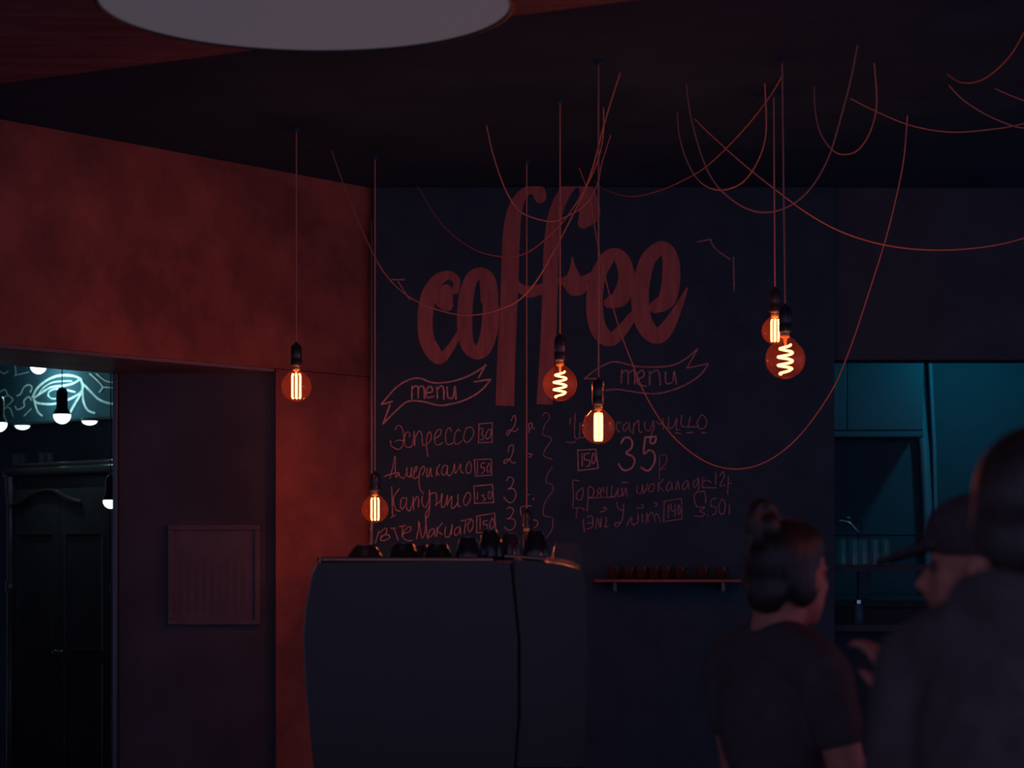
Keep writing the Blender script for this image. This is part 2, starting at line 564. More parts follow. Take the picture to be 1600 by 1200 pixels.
strokes('menu_line', *KB, [
    [(305, 80), (310, 200), (315, 400)], [(295, 425), (350, 400)], [(390, 100), (325, 210), (350, 330), (400, 355)],
    [(460, 205), (420, 210), (405, 290), (430, 330), (470, 260), (475, 200), (475, 320), (510, 355)],
    [(510, 355), (545, 260), (550, 190), (555, 340)], [(555, 260), (590, 190), (610, 210), (610, 310)],
    [(655, 185), (650, 260), (690, 310), (730, 220), (735, 110), (740, 250), (730, 370), (705, 430), (690, 390), (740, 290)],
    [(745, 160), (810, 150), (815, 260), (800, 290)],
    [(800, 290), (855, 240), (880, 150), (870, 300), (910, 290), (940, 170), (935, 290)],
    [(935, 290), (990, 180), (985, 320), (1050, 270), (1060, 160), (1060, 290), (1090, 300)],
    [(1150, 160), (1120, 240), (1150, 290), (1195, 230), (1200, 160), (1160, 145), (1140, 190)],
    [(1238, 70), (1452, 50)], [(1450, 48), (1465, 258)], [(1467, 255), (1248, 265)], [(1250, 267), (1240, 68)],
    [(1280, 140), (1278, 225)], [(1325, 180), (1350, 170), (1345, 195), (1370, 215), (1345, 240)],
    [(1410, 130), (1400, 190), (1425, 215), (1445, 160), (1420, 130)],
], 1.48, M['chalk'], 'chalk line reading cappuccino in Cyrillic with a boxed 130')
strokes('menu_line', *KB, [
    [(55, 765), (70, 610), (60, 545)], [(120, 715), (160, 580)],
    [(170, 600), (240, 545), (245, 600), (180, 660), (200, 690), (280, 660), (260, 620), (180, 640)],
    [(295, 550), (355, 545)], [(330, 550), (380, 685)], [(395, 530), (465, 515)], [(430, 530), (425, 640)],
    [(440, 610), (515, 580), (520, 530), (480, 545), (430, 620), (450, 670), (500, 690), (545, 685)],
    [(585, 670), (610, 560), (615, 470), (650, 660), (690, 560), (690, 390), (700, 560), (715, 670)],
    [(780, 550), (735, 580), (730, 650), (780, 610), (790, 560), (800, 640)],
    [(820, 540), (820, 640)], [(880, 490), (825, 570), (880, 620)],
    [(920, 530), (910, 630), (960, 640), (995, 500), (985, 620)],
    [(1060, 530), (1020, 570), (1030, 630), (1075, 590), (1080, 520), (1090, 620)],
    [(1090, 465), (1215, 440)], [(1150, 455), (1130, 610)],
    [(1215, 450), (1170, 510), (1190, 590), (1230, 530), (1230, 460)],
    [(1270, 600), (1275, 410)], [(1273, 410), (1477, 375)], [(1475, 373), (1490, 590)], [(1490, 590), (1270, 600)],
    [(1310, 430), (1310, 560)], [(1390, 460), (1350, 470), (1350, 505), (1390, 510), (1395, 560)],
    [(1450, 430), (1420, 500), (1440, 560), (1475, 500), (1450, 430)],
], 1.48, M['chalk'], 'chalk line reading latte macchiato in Cyrillic with a boxed 150')
KC = (770, 640, 5.217)
strokes('menu_price', *KC, [
    [(150, 90), (170, 50), (185, 60), (180, 120), (150, 170), (120, 210), (115, 185), (140, 165), (180, 180), (205, 155)],
    [(290, 120), (320, 110), (315, 150), (295, 165)], [(292, 115), (296, 190)], [(333, 150), (338, 158)],
], 1.48, M['chalk'], 'chalk price 2 beside the espresso line')
strokes('menu_price', *KC, [
    [(125, 345), (135, 300), (165, 290), (165, 340), (140, 400), (95, 440), (95, 415), (130, 405), (160, 435), (185, 430)],
    [(290, 360), (315, 365), (312, 380), (292, 390)],
], 1.48, M['chalk'], 'chalk price 2 beside the americano line')
strokes('menu_price', *KC, [
    [(115, 580), (130, 550), (170, 570), (150, 630), (120, 650), (165, 645), (190, 690), (165, 750), (130, 755), (90, 715)],
    [(275, 700), (300, 690)], [(330, 725), (334, 735)],
], 1.48, M['chalk'], 'chalk price 3 beside the cappuccino line')
strokes('menu_price', *KC, [
    [(118, 810), (140, 795), (170, 825), (140, 880), (115, 890), (165, 890), (185, 930), (160, 975), (120, 980), (95, 955)],
    [(235, 870), (230, 795), (310, 785)], [(240, 870), (236, 940)], [(330, 900), (360, 905), (365, 940), (335, 965)],
], 1.48, M['chalk'], 'chalk price 3 beside the latte macchiato line')
strokes('wavy_divider', *KC, [
    [(405, 55), (425, 25), (460, 45), (455, 85), (425, 120), (410, 170), (410, 205), (455, 220), (480, 245), (450, 290), (420, 340), (420, 380), (485, 405)],
    [(485, 465), (440, 540), (435, 590), (485, 615), (490, 660), (440, 730), (415, 790), (415, 860), (465, 875), (490, 890), (480, 980), (430, 1050)],
], 1.23, M['chalk_dim'])
KD = (880, 630, 6.4)
strokes('menu_line', *KD, [
    [(120, 100), (115, 330), (160, 340), (170, 200)], [(220, 120), (215, 330), (170, 340)], [(70, 150), (68, 210)], [(30, 385), (75, 395), (125, 385)],
    [(575, 200), (545, 190), (530, 250), (565, 290)], [(640, 190), (600, 230), (610, 280), (650, 240), (660, 190), (670, 280), (690, 290)],
    [(705, 200), (700, 310)], [(705, 230), (750, 170), (760, 280), (790, 290)],
    [(815, 190), (820, 260), (870, 270), (900, 170), (905, 250), (880, 320)], [(930, 180), (960, 210), (1000, 200)], [(1000, 150), (1000, 260)],
    [(1055, 140), (1050, 250)], [(1050, 250), (1100, 240), (1135, 150), (1130, 260), (1160, 260)],
    [(1185, 120), (1190, 230), (1340, 235)], [(1270, 140), (1250, 230)],
    [(1380, 120), (1340, 190), (1360, 250), (1410, 250), (1435, 180), (1400, 120), (1370, 130)],
    [(1120, 295), (1175, 305)], [(1235, 297), (1300, 290)], [(1385, 297), (1430, 297)],
], 1.64, M['chalk_dim'], 'chalk line ending in cappuccino in Cyrillic on the right half')
strokes('menu_price', *KD, [
    [(143, 470), (327, 460)], [(325, 458), (350, 652)], [(352, 650), (148, 675)], [(150, 677), (145, 468)],
    [(190, 500), (190, 625)], [(260, 500), (215, 510), (215, 565), (260, 570), (265, 620), (235, 630)],
    [(300, 500), (285, 560), (300, 605), (325, 560), (310, 500)],
], 1.56, M['chalk'], 'boxed chalk 150 left of the large 3.5')
strokes('menu_price', *KD, [
    [(580, 400), (610, 350), (660, 345), (690, 390), (680, 450), (630, 500), (690, 530), (715, 580), (690, 640), (640, 670), (590, 660), (555, 610)],
    [(925, 335), (820, 340)], [(822, 340), (805, 500), (860, 470), (910, 500), (915, 580), (880, 650), (840, 675), (780, 645)],
    [(880, 330), (870, 390), (910, 400), (930, 350)],
], 3.0, M['chalk'], 'large chalk price 3.5 on the right half')
strokes('menu_price', *KD, [
    [(965, 525), (960, 760)], [(975, 518), (1030, 518), (1030, 590), (970, 660)], [(970, 660), (1030, 660)],
], 1.15, M['chalk_dim'], 'chalk currency letter after the large 3.5')
KE = (880, 730, 5.926)
strokes('menu_line', *KE, [
    [(90, 375), (95, 250), (90, 130), (145, 125)], [(180, 190), (130, 230), (125, 290), (165, 300), (185, 240), (180, 190)],
    [(220, 410), (230, 290), (235, 185), (270, 190), (285, 230), (265, 275), (235, 280)], [(235, 285), (480, 275)],
    [(340, 190), (315, 210), (325, 235), (350, 225), (345, 200), (350, 270)], [(330, 240), (310, 270)],
    [(370, 190), (375, 230), (400, 225)], [(405, 185), (405, 270)],
    [(450, 180), (445, 270)], [(450, 270), (480, 265), (510, 190), (505, 265), (540, 260), (545, 190), (550, 270), (580, 190), (590, 270)], [(545, 142), (600, 140)],
    [(690, 170), (680, 230), (720, 240), (735, 160), (740, 240), (770, 200), (780, 150)],
    [(800, 170), (790, 220), (830, 220), (845, 160), (810, 160)], [(880, 140), (880, 230)], [(930, 110), (885, 170), (930, 220)],
    [(990, 130), (955, 180), (965, 220), (1000, 190), (1005, 140), (1010, 210)], [(1040, 210), (1060, 130), (1075, 210)],
    [(1140, 120), (1105, 170), (1120, 210), (1155, 160), (1150, 120), (1165, 200)],
    [(1250, 100), (1205, 140), (1215, 190), (1245, 150), (1250, 100), (1255, 200), (1215, 260), (1215, 310), (1240, 370)], [(1255, 230), (1310, 230), (1320, 330)],
    [(1290, 90), (1290, 190)], [(1290, 190), (1420, 190)], [(1300, 130), (1330, 120), (1370, 140)], [(1415, 50), (1410, 160)],
    [(1450, 80), (1480, 40), (1490, 90), (1450, 170), (1500, 165)], [(1530, 90), (1522, 250)], [(1530, 150), (1560, 150)],
], 1.48, M['chalk_dim'], 'chalk line reading hot chocolate in Cyrillic with the price 12')
strokes('menu_line', *KE, [
    [(110, 380), (170, 375), (195, 400)], [(130, 380), (120, 470)], [(185, 480), (195, 600)],
    [(225, 460), (260, 450), (275, 490), (270, 550), (220, 575)], [(225, 520), (275, 515)],
    [(300, 570), (320, 470), (340, 560), (350, 470), (350, 550)], [(395, 460), (400, 500), (385, 555), (420, 540)],
    [(340, 415), (370, 410), (400, 390), (390, 370), (365, 380)],
    [(495, 325), (510, 380), (545, 400)], [(560, 340), (555, 430), (540, 500), (500, 550), (480, 540), (480, 515), (520, 515)],
    [(590, 540), (630, 460), (635, 520), (660, 540)], [(690, 430), (690, 510), (640, 530)], [(730, 430), (735, 510)],
    [(770, 510), (775, 420), (790, 510)], [(790, 450), (825, 420), (850, 500)], [(850, 450), (870, 430), (900, 500)],
    [(680, 378), (720, 380), (745, 360), (725, 345)], [(845, 330), (875, 340), (850, 365)],
    [(930, 510), (935, 315)], [(933, 315), (1097, 290)], [(1095, 288), (1100, 480)], [(1102, 478), (940, 502)],
    [(975, 350), (970, 470)], [(1000, 340), (1000, 400), (1040, 400)], [(1035, 340), (1035, 460)], [(1070, 345), (1060, 400), (1070, 440), (1085, 400), (1070, 345)],
    [(1245, 370), (1310, 372), (1265, 405), (1310, 430), (1280, 455), (1220, 450)], [(1335, 440), (1340, 446)],
    [(1420, 290), (1375, 300), (1370, 360), (1410, 370), (1415, 420), (1380, 445)],
    [(1470, 295), (1440, 360), (1455, 430), (1490, 420), (1500, 340), (1475, 295)], [(1540, 350), (1535, 440)],
], 1.48, M['chalk_dim'], 'chalk line reading flat white in Cyrillic with the price 3.50')
K3 = (580, 350, 3.75)
strokes('menu_banner', *K3, [
    [(60, 1055), (150, 955), (230, 910), (290, 905), (360, 930), (460, 925), (560, 895), (640, 850), (672, 825)], [(672, 825), (630, 900)],
    [(605, 925), (700, 910)], [(700, 910), (660, 960), (610, 1000), (540, 1035), (440, 1060), (380, 1060), (300, 1040), (215, 1040), (150, 1090), (70, 1170)],
    [(70, 1170), (110, 1060)], [(60, 1058), (125, 1040)],
    [(238, 1025), (240, 950)], [(240, 965), (262, 948), (275, 965), (275, 1020)], [(275, 965), (295, 948), (310, 965), (312, 1022)],
    [(320, 990), (358, 982), (350, 952), (325, 970), (325, 1015), (365, 1010)], [(388, 1020), (385, 955)], [(387, 970), (412, 948), (425, 970), (425, 1025)],
    [(445, 955), (450, 1015), (480, 1015), (490, 950), (497, 1025)],
], 2.5, M['chalk'], 'chalk ribbon with the word menu on the left half')
K4 = (880, 250, 3.0)
strokes('menu_banner', *K4, [
    [(185, 965), (240, 945), (330, 965), (400, 970), (500, 965), (570, 935), (630, 885)], [(630, 885), (580, 975)], [(580, 975), (680, 955)],
    [(680, 955), (640, 1010), (560, 1060), (470, 1090), (400, 1095), (320, 1085), (250, 1075), (200, 1080)],
    [(100, 1025), (150, 985), (185, 965)], [(100, 1025), (165, 1025)],
    [(272, 1045), (275, 985)], [(275, 1000), (296, 985), (303, 1000), (305, 1050)], [(305, 1000), (328, 985), (335, 1000), (335, 1050)],
    [(345, 1030), (378, 1012), (370, 985), (345, 1010), (352, 1050), (390, 1060)], [(405, 1055), (405, 990)], [(405, 1005), (435, 985), (450, 1000), (455, 1055)],
    [(480, 995), (482, 1045), (512, 1040), (520, 990), (530, 1050)],
], 2.4, M['chalk_dim'], 'chalk ribbon with the word menu on the right half')
strokes('corner_ornament', 0, 0, 1, [[(1090, 378), (1110, 374)], [(1110, 374), (1117, 388), (1140, 405)], [(1146, 402), (1147, 455)], [(612, 437), (632, 437)], [(622, 440), (640, 468)]], 2.2, M['chalk_dim'])

# ------------------------------------------------------------------ pendants
sphere_prof = lambda R, neck: [(neck, R * 1.26), (neck * 1.05, R * 1.12), (R * .52, R * .90)] + [(R * math.cos(t), R * math.sin(t)) for t in [math.radians(d) for d in (50, 38, 26, 13, 0, -13, -26, -39, -52, -65, -78)]] + [(0, -R)]


def pendant(name, label, px, cy, Z, dpx, kind, top=CEIL, lit=True, sock_px=36, group='amber bulb pendants over the bar', px_top=None, power=BULB_W):
    c = P(px, cy, Z)
    R = dpx * Z / F / 2
    root = thing(name, label, 'pendant lamp', (c.x, c.y, top - 0.002), group=group)
    zc = c.z - (top - 0.002)                     # bulb centre below the ceiling
    neck = 0.0135
    zs = zc + R * 1.26                           # socket mouth
    cap_h = 0.016
    zs0 = zs + cap_h * .4
    sh = sock_px * Z / F
    bm = bmesh.new()
    lathe(bm, [(0.0165, zs0), (0.0205, zs0 + .002), (0.021, zs0 + .024), (0.0195, zs0 + .028), (0.0205, zs0 + .033), (0.0205, zs0 + sh - .014), (0.0165, zs0 + sh - .004), (0.007, zs0 + sh), (0.004, zs0 + sh + .008)], 28)
    obj('socket', bm, M['socket'], root)
    bm = bmesh.new()
    lathe(bm, [(neck - .002, zs - .012), (neck, zs - .008), (neck + .0012, zs - .004), (neck, zs), (neck + .0012, zs + .003), (neck, zs0 + .004)], 24)
    obj('screw_cap', bm, M['brass'], root)
    bm = bmesh.new()
    dx = 0.0 if px_top is None else (px_top - px) * Z / F
    pts = spline([(dx, 0, 0), (dx * .6, .001, zc * .35), (dx * .15, -.001, zc * .75), (0, 0, zs0 + sh + .002)], 10)
    tube(bm, pts, 0.0026, 8)
    obj('cord', bm, M['cord'], root)
    bm = bmesh.new()
    lathe(bm, [(0.0, 0.002), (0.014, 0.0015), (0.014, -0.005), (0.010, -0.010), (0.004, -0.012), (0, -0.012)], 24, (dx, 0, 0), cap=False)
    obj('ceiling_rose', bm, M['ceiling'], root)
    bm = bmesh.new()
    lathe(bm, [(r, z + zc) for r, z in sphere_prof(R, neck)], 36, cap=False)
    obj('glass_bulb', bm, M['glass_amber'] if lit else M['glass_clear'], root)
    bm = bmesh.new()
    if kind == 'spiral':
        pts = []
        n = 96
        for k in range(n + 1):
            u = k / n
            a = u * 2 * math.pi * 3.6
            rr = R * (0.36 if 0.22 < u < 0.82 else 0.27)
            pts.append((rr * math.cos(a), rr * math.sin(a), zc + R * (0.72 - 1.5 * u)))
        tube(bm, pts, R * 0.062, 8)
    else:
        nrod = 6 if kind == 'rods' else 8
        rr = R * (0.30 if kind == 'rods' else 0.22)
        for k in range(nrod):
            a = 2 * math.pi * (k + .5) / nrod
            tube(bm, [(rr * .8 * math.cos(a), rr * .8 * math.sin(a), zc + R * .86), (rr * math.cos(a), rr * math.sin(a), zc + R * .70),
                      (rr * math.cos(a), rr * math.sin(a), zc - R * .70), (rr * .8 * math.cos(a), rr * .8 * math.sin(a), zc - R * .80)], R * 0.060, 8)
    obj('filament', bm, M['filament'] if lit else M['filament_off'], root)
    bm = bmesh.new()
    tube(bm, [(0, 0, zs - .004), (0, 0, zc + R * .9), (0, 0, zc + R * .70)], [.008, .005, .0025], 10)
    obj('stem', bm, M['brass'], root)
    if lit:
        l = point_light(name + '_light', (0, 0, zc - R * .05), power, WARM, R * 0.42)
        l.parent = root
    return root


pendant('pendant_lamp', 'glowing globe bulb pendant in front of the rust wall beside the dark opening', 463, 604, 8.60, 47, 'rods', sock_px=34, power=4.8)
pendant('pendant_lamp', 'lowest glowing bulb pendant, hanging close to the corner of rust wall and chalkboard', 586, 796, 9.20, 42, 'rods', sock_px=28, power=4.2)
pendant('pendant_lamp', 'spiral filament bulb pendant under the second f of coffee', 875, 600, 8.05, 54, 'spiral', sock_px=38)
pendant('pendant_lamp', 'bright bulb pendant with dense straight filaments covering the right menu heading', 935, 668, 7.43, 52, 'dense', sock_px=38)
pendant('pendant_lamp', 'front bulb of the overlapping pair at right, large with spiral filament', 1227, 561, 7.40, 62, 'spiral', sock_px=40, px_top=1222)
pendant('pendant_lamp', 'rear bulb of the overlapping pair at right, straight filament half hidden', 1211, 517, 7.95, 42, 'rods', sock_px=36, px_top=1209)
pendant('pendant_lamp', 'unlit bulb pendant on a cord hanging down behind the cups', 823, 850, 9.30, 36, 'rods', lit=False, sock_px=27)

pendant('pendant_lamp', 'glowing bulb pendant beyond the right edge of the photo', 2150, 525, 4.7, 74, 'rods', power=11.0)

# ------------------------------------------------------------------ swagged cords


def swag(label, pts, z0=None, z1=None, r=0.0026):
    n = len(pts)
    if z0 is None:
        z0 = (CEIL - EYE) * F / (HOR - pts[0][1])
    if z1 is None:
        z1 = (CEIL - EYE) * F / (HOR - pts[-1][1])
    L = [0.0]
    for a, b in zip(pts, pts[1:]):
        L.append(L[-1] + math.hypot(a[0] - b[0], a[1] - b[1]))
    q = [P(x, y, z0 + (z1 - z0) * l / L[-1]) for (x, y), l in zip(pts, L)]
    for p in (q[0], q[-1]):
        p.z = min(p.z, CEIL - .001)
    bm = bmesh.new()
    tube(bm, spline(q, 7), r, 8)
    o = obj('swag_cord', bm, M['cord'])
    return tag(o, label, 'cord', 'lamp cords swagged under the ceiling')


swag('long cord sagging from the rust wall corner across the letters co up to the right', [(518, 235), (545, 310), (575, 380), (605, 432), (650, 470), (720, 492), (785, 482), (830, 450), (880, 365), (920, 280), (945, 190), (969, 113)])
swag('cord sagging from over the letter c and across the first f', [(652, 290), (690, 350), (738, 388), (785, 401), (825, 394), (872, 355), (905, 310), (930, 262), (942, 215), (943, 167)])
swag('cord sagging across the tops of the double f', [(760, 195), (770, 240), (785, 285), (800, 315), (818, 334), (852, 345), (875, 343), (914, 320), (933, 288), (941, 253), (954, 211)])
swag('cord rising from right of the double f towards the paired bulbs', [(930, 283), (945, 296), (985, 307), (1030, 298), (1075, 278), (1110, 255), (1160, 205), (1200, 155), (1222, 118)])
swag('narrow U of cord left of the paired bulbs cords, the smaller loop', [(1058, 175), (1062, 215), (1075, 255), (1095, 285), (1125, 297), (1160, 285), (1185, 250), (1197, 205), (1195, 130)])
swag('deep U of cord crossing in front of the paired bulbs cords', [(1072, 130), (1078, 175), (1092, 230), (1110, 275), (1135, 305), (1170, 327), (1205, 331), (1240, 318), (1270, 290), (1295, 245), (1312, 190), (1328, 130), (1340, 70)])
swag('bright cord running low to the right edge above the teal opening', [(1085, 185), (1110, 210), (1160, 255), (1210, 295), (1260, 332), (1310, 360), (1370, 380), (1440, 390), (1520, 388), (1600, 372), (1700, 330), (1790, 250), (1850, 110)])
swag('longest looping cord, hanging down in front of the right menu column', [(1418, 180), (1412, 250), (1400, 310), (1385, 370), (1360, 450), (1330, 540), (1300, 610), (1250, 680), (1200, 720), (1150, 733), (1100, 720), (1050, 680), (1010, 620), (985, 560), (970, 520), (955, 470), (940, 410), (930, 360), (922, 310), (905, 262)])
swag('small high U of cord right of the deep U', [(1272, 135), (1274, 175), (1283, 210), (1303, 236), (1325, 241), (1345, 230), (1362, 200), (1370, 160), (1366, 98)])
swag('faint shallow cord near the ceiling running off the right edge', [(1328, 153), (1365, 172), (1420, 195), (1480, 206), (1540, 203), (1600, 193), (1690, 165), (1760, 130)])
swag('faint short cord slanting down to the right near the upper right corner', [(1482, 132), (1510, 160), (1560, 188), (1610, 200), (1680, 180), (1720, 140)])
swag('faint cord curling at the extreme upper right corner', [(1600, 50), (1580, 85), (1550, 115), (1525, 128), (1500, 128), (1480, 115)])
swag('faint cord leaving the right edge just above the shallow cord', [(1555, 138), (1600, 157), (1660, 172), (1740, 168), (1800, 120)])

# ------------------------------------------------------------------ round ceiling lamp near the camera
ZL, HL = 5.44, EYE + (HOR - 9) * 5.44 / F
RL = 323 * ZL / F
lamp = thing('ceiling_lamp', 'big round drum ceiling lamp with pale opal underside', 'ceiling lamp', ((477 - 800) * ZL / F, ZL, HL))
bm = bmesh.new()
lathe(bm, [(0, 0.0), (RL * .6, 0.0), (RL * .985, 0.001), (RL * .992, .004)], 96, cap=False)
obj('diffuser', bm, M['diffuser'], lamp)
bm = bmesh.new()
lathe(bm, [(RL * .988, .002), (RL * .995, -.004), (RL * 1.012, -.002), (RL * 1.014, .06), (RL * 1.0, .11), (RL * .4, .115), (0, .115)], 96, cap=False)
obj('drum', bm, M['lamp_body'], lamp)
bm = bmesh.new()
for k in range(3):
    a = 2 * math.pi * k / 3
    tube(bm, [(RL * .5 * math.cos(a), RL * .5 * math.sin(a), .11), (RL * .5 * math.cos(a), RL * .5 * math.sin(a), CEIL - .102 - HL)], .004, 8)
obj('hanger_rods', bm, M['lamp_body'], lamp)

# ------------------------------------------------------------------ bar counter
bar = thing('bar_counter', 'dark bar counter carrying the espresso machine', 'counter', (-0.2, 6.15, 0))
bm = bmesh.new()
box(bm, -1.3, 1.25, -.33, .45, .88 - .04, .88, .006)
obj('counter_top', bm, M['wood_dark'], bar)
bm = bmesh.new()
box(bm, -1.25, 1.2, -.27, .40, 0.0, .839)
for k in range(9):
    x = -1.2 + k * .27
    box(bm, x, x + .22, -.282, -.271, .1, .80, .006)
obj('counter_front', bm, M['wood_dark'], bar, False)

# ------------------------------------------------------------------ espresso machine (its back towards the guests)
ZM = 6.0
mx = lambda px: (px - 800) * ZM / F
mz = lambda py: EYE + (HOR - py) * ZM / F
XM = mx(690)
mach = thing('espresso_machine', 'large dark espresso machine with rounded sides carrying cups on top', 'espresso machine', (XM, ZM, .881))


def machine_section(bm, pts_l, pts_r, y0, y1, bev):
    """closed outline (x, z) swept from y0 to y1 with softened front and rear edges"""
    out = pts_l + pts_r
    cx = sum(p[0] for p in out) / len(out)
    cz = sum(p[1] for p in out) / len(out)
    rings = []
    for y, s in ((y0, 1 - bev), (y0 + .012, 1 - bev * .3), (y0 + .03, 1), (y1 - .03, 1), (y1 - .012, 1 - bev * .3), (y1, 1 - bev)):
        rings.append([bm.verts.new((cx + (x - cx) * s, y, cz + (z - cz) * s)) for x, z in out])
    n = len(out)
    for a, b in zip(rings, rings[1:]):
        for k in range(n):
            bm.faces.new((a[k], a[(k + 1) % n], b[(k + 1) % n], b[k]))
    bm.faces.new(rings[0][::-1])
    bm.faces.new(rings[-1])
    bmesh.ops.recalc_face_normals(bm, faces=bm.faces[:])


def mp(px, py):
    return (mx(px) - XM, mz(py) - .881)


bm = bmesh.new()
left = [mp(489, 1205), mp(481, 1130), mp(474, 1050), mp(472, 990), mp(476, 950), mp(482, 915), mp(487, 893), mp(493, 882), mp(505, 878)]
right = [mp(640, 877), mp(780, 876), mp(800, 878), mp(802, 900), mp(806, 940), mp(812, 1000), mp(812, 1120), mp(806, 1205)]
machine_section(bm, left, right, 0.0, .50, .018)
obj('body', bm, M['steel_dark'], mach)
bm = bmesh.new()
right2 = [mp(806, 1205), mp(812.5, 1120), mp(812.5, 1000), mp(806.5, 940), mp(802.5, 900), mp(803, 872), mp(840, 875), mp(880, 880), mp(908, 888), mp(916, 905), mp(920, 960), mp(921, 1060), mp(914, 1205)]
machine_section(bm, right2, [], 0.03, .47, .02)
obj('side_housing', bm, M['steel_dark'], mach)
bm = bmesh.new()
tube(bm, spline([(*mp(788, 869)[:1], .10, mp(0, 869)[1]), (mp(835, 0)[0], .10, mp(0, 872)[1]), (mp(875, 0)[0], .10, mp(0, 877)[1]), (mp(908, 0)[0], .10, mp(0, 885)[1])], 8), .0055, 12)
obj('curved_rail', bm, M['brushed'], mach)
bm = bmesh.new()
y_r = .05
tube(bm, spline([(mp(500, 0)[0], .35, mp(0, 874.5)[1]), (mp(500, 0)[0], .06, mp(0, 874.5)[1]), (mp(512, 0)[0], .03, mp(0, 874.5)[1]), (mp(640, 0)[0], .03, mp(0, 874.5)[1]), (mp(770, 0)[0], .03, mp(0, 874.5)[1])], 8), .007, 12)
obj('cup_rail', bm, M['brushed'], mach)
bm = bmesh.new()
box(bm, mp(480, 0)[0], mp(915, 0)[0], .36, .60, .035, .075, .006)
obj('drip_tray', bm, M['chrome'], mach)
for gx in (560, 720):
    bm = bmesh.new()
    lathe(bm, [(.036, .26), (.038, .25), (.038, .19), (.03, .185), (.03, .17), (0, .17)], 24, (mp(gx, 0)[0], .53, 0), cap=False)
    tube(bm, [(mp(gx, 0)[0], .49, .255), (mp(gx, 0)[0], .53, .255)], .034, 16)
    g = obj('group_head', bm, M['chrome'], mach)
    bm = bmesh.new()
    tube(bm, [(mp(gx, 0)[0], .55, .178), (mp(gx, 0)[0], .60, .176), (mp(gx, 0)[0], .70, .165)], [.008, .011, .013], 10)
    obj('portafilter_handle', bm, M['socket'], g)
for sx in (495, 905):
    bm = bmesh.new()
    tube(bm, spline([(mp(sx, 0)[0], .46, .30), (mp(sx, 0)[0], .55, .30), (mp(sx, 0)[0], .57, .24), (mp(sx, 0)[0], .59, .08)], 6), .005, 8)
    obj('steam_wand', bm, M['chrome'], mach)
for fx in (505, 890):
    for fy in (.06, .44):
        bm = bmesh.new()
        lathe(bm, [(.02, 0), (.022, .004), (.018, .062)], 16, (mp(fx, 0)[0], fy, 0))
        obj('foot', bm, M['chrome'], mach)

# cups and glasses upside down on the machine
ZC = 6.16


def cup(px, wpx, ytop, ybase, label, m, taper=.72, handle=0, Z=ZC, lip=True, name='cup', surf=None):
    c = P(px, ybase, Z)
    zb = surf if surf is not None else c.z
    R = wpx * Z / F / 2
    h = P(px, ytop, Z).z - zb
    root = thing(name, label, name.replace('_', ' '), (c.x, Z, zb), group='cups upside down on the espresso machine')
    bm = bmesh.new()
    prof = [(R * .94, 0.0), (R, 0.003), (R * .985, h * .18), (R * (.95 * .6 + taper * .4), h * .52), (R * (taper * .9 + .08), h * .80), (R * taper * .86, h * .93)]
    prof += [(R * .50, h * .955), (R * .50, h), (R * .42, h), (R * .40, h * .965), (0, h * .965)]
    lathe(bm, prof, 32, cap=False)
    obj('bowl', bm, m, root)
    if handle:
        bm = bmesh.new()
        hx = handle
        tube(bm, spline([(hx * R * .9, 0, h * .25), (hx * R * 1.25, 0, h * .25), (hx * R * 1.35, 0, h * .45), (hx * R * 1.15, 0, h * .65), (hx * R * .78, 0, h * .68)], 5), .004, 8)
        obj('handle', bm, m, root)
    return root


TOP = mz(876) + .0015
cup(571, 58, 851, 880, 'wide dark cup upside down at the left end of the machine top', M['cup_red'], .62, 0, 6.13, surf=TOP)
cup(631, 50, 848, 880, 'second cup from the left end of the machine top', M['cup'], .70, 0, 6.14, surf=TOP)
cup(684, 46, 849, 880, 'cup on the machine top below the macchiato line', M['cup'], .74, 0, 6.18, surf=TOP)
cup(731, 40, 838, 880, 'taller narrow cup on the machine top below the boxed 150', M['cup'], .70, 0, 6.16, surf=TOP)
cup(766, 40, 826, 880, 'tallest dark cup near the middle of the machine top', M['cup'], .66, 0, 6.30, surf=TOP)
cup(797, 36, 832, 880, 'brown cup left of the pitcher shaped cup on the machine top', M['cup_red'], .72, 0, 6.36, surf=TOP)
cup(655, 44, 851, 880, 'cup in the rear row between the second and third front cups', M['cup_red'], .72, 0, 6.37, surf=TOP)
cup(837, 42, 828, 880, 'tall tapering cup upside down under the unlit bulb', M['cup'], .62, 0, 6.20, surf=mz(875) + .006)
# clear tumbler at the right end
c = P(886, 880, 6.18)
tum = thing('tumbler', 'clear glass tumbler upside down at the right end of the machine', 'glass', (c.x, 6.18, mz(884) + .011), group='cups upside down on the espresso machine')
bm = bmesh.new()
R, h = 52 * 6.18 / F / 2, 31 * 6.18 / F
lathe(bm, [(R * .93, 0.001), (R, 0), (R * .72, h), (0, h), (0, h - .006), (R * .66, h - .006), (R * .93, .001)], 32, cap=False)
obj('glass', bm, M['glass_clear'], tum)

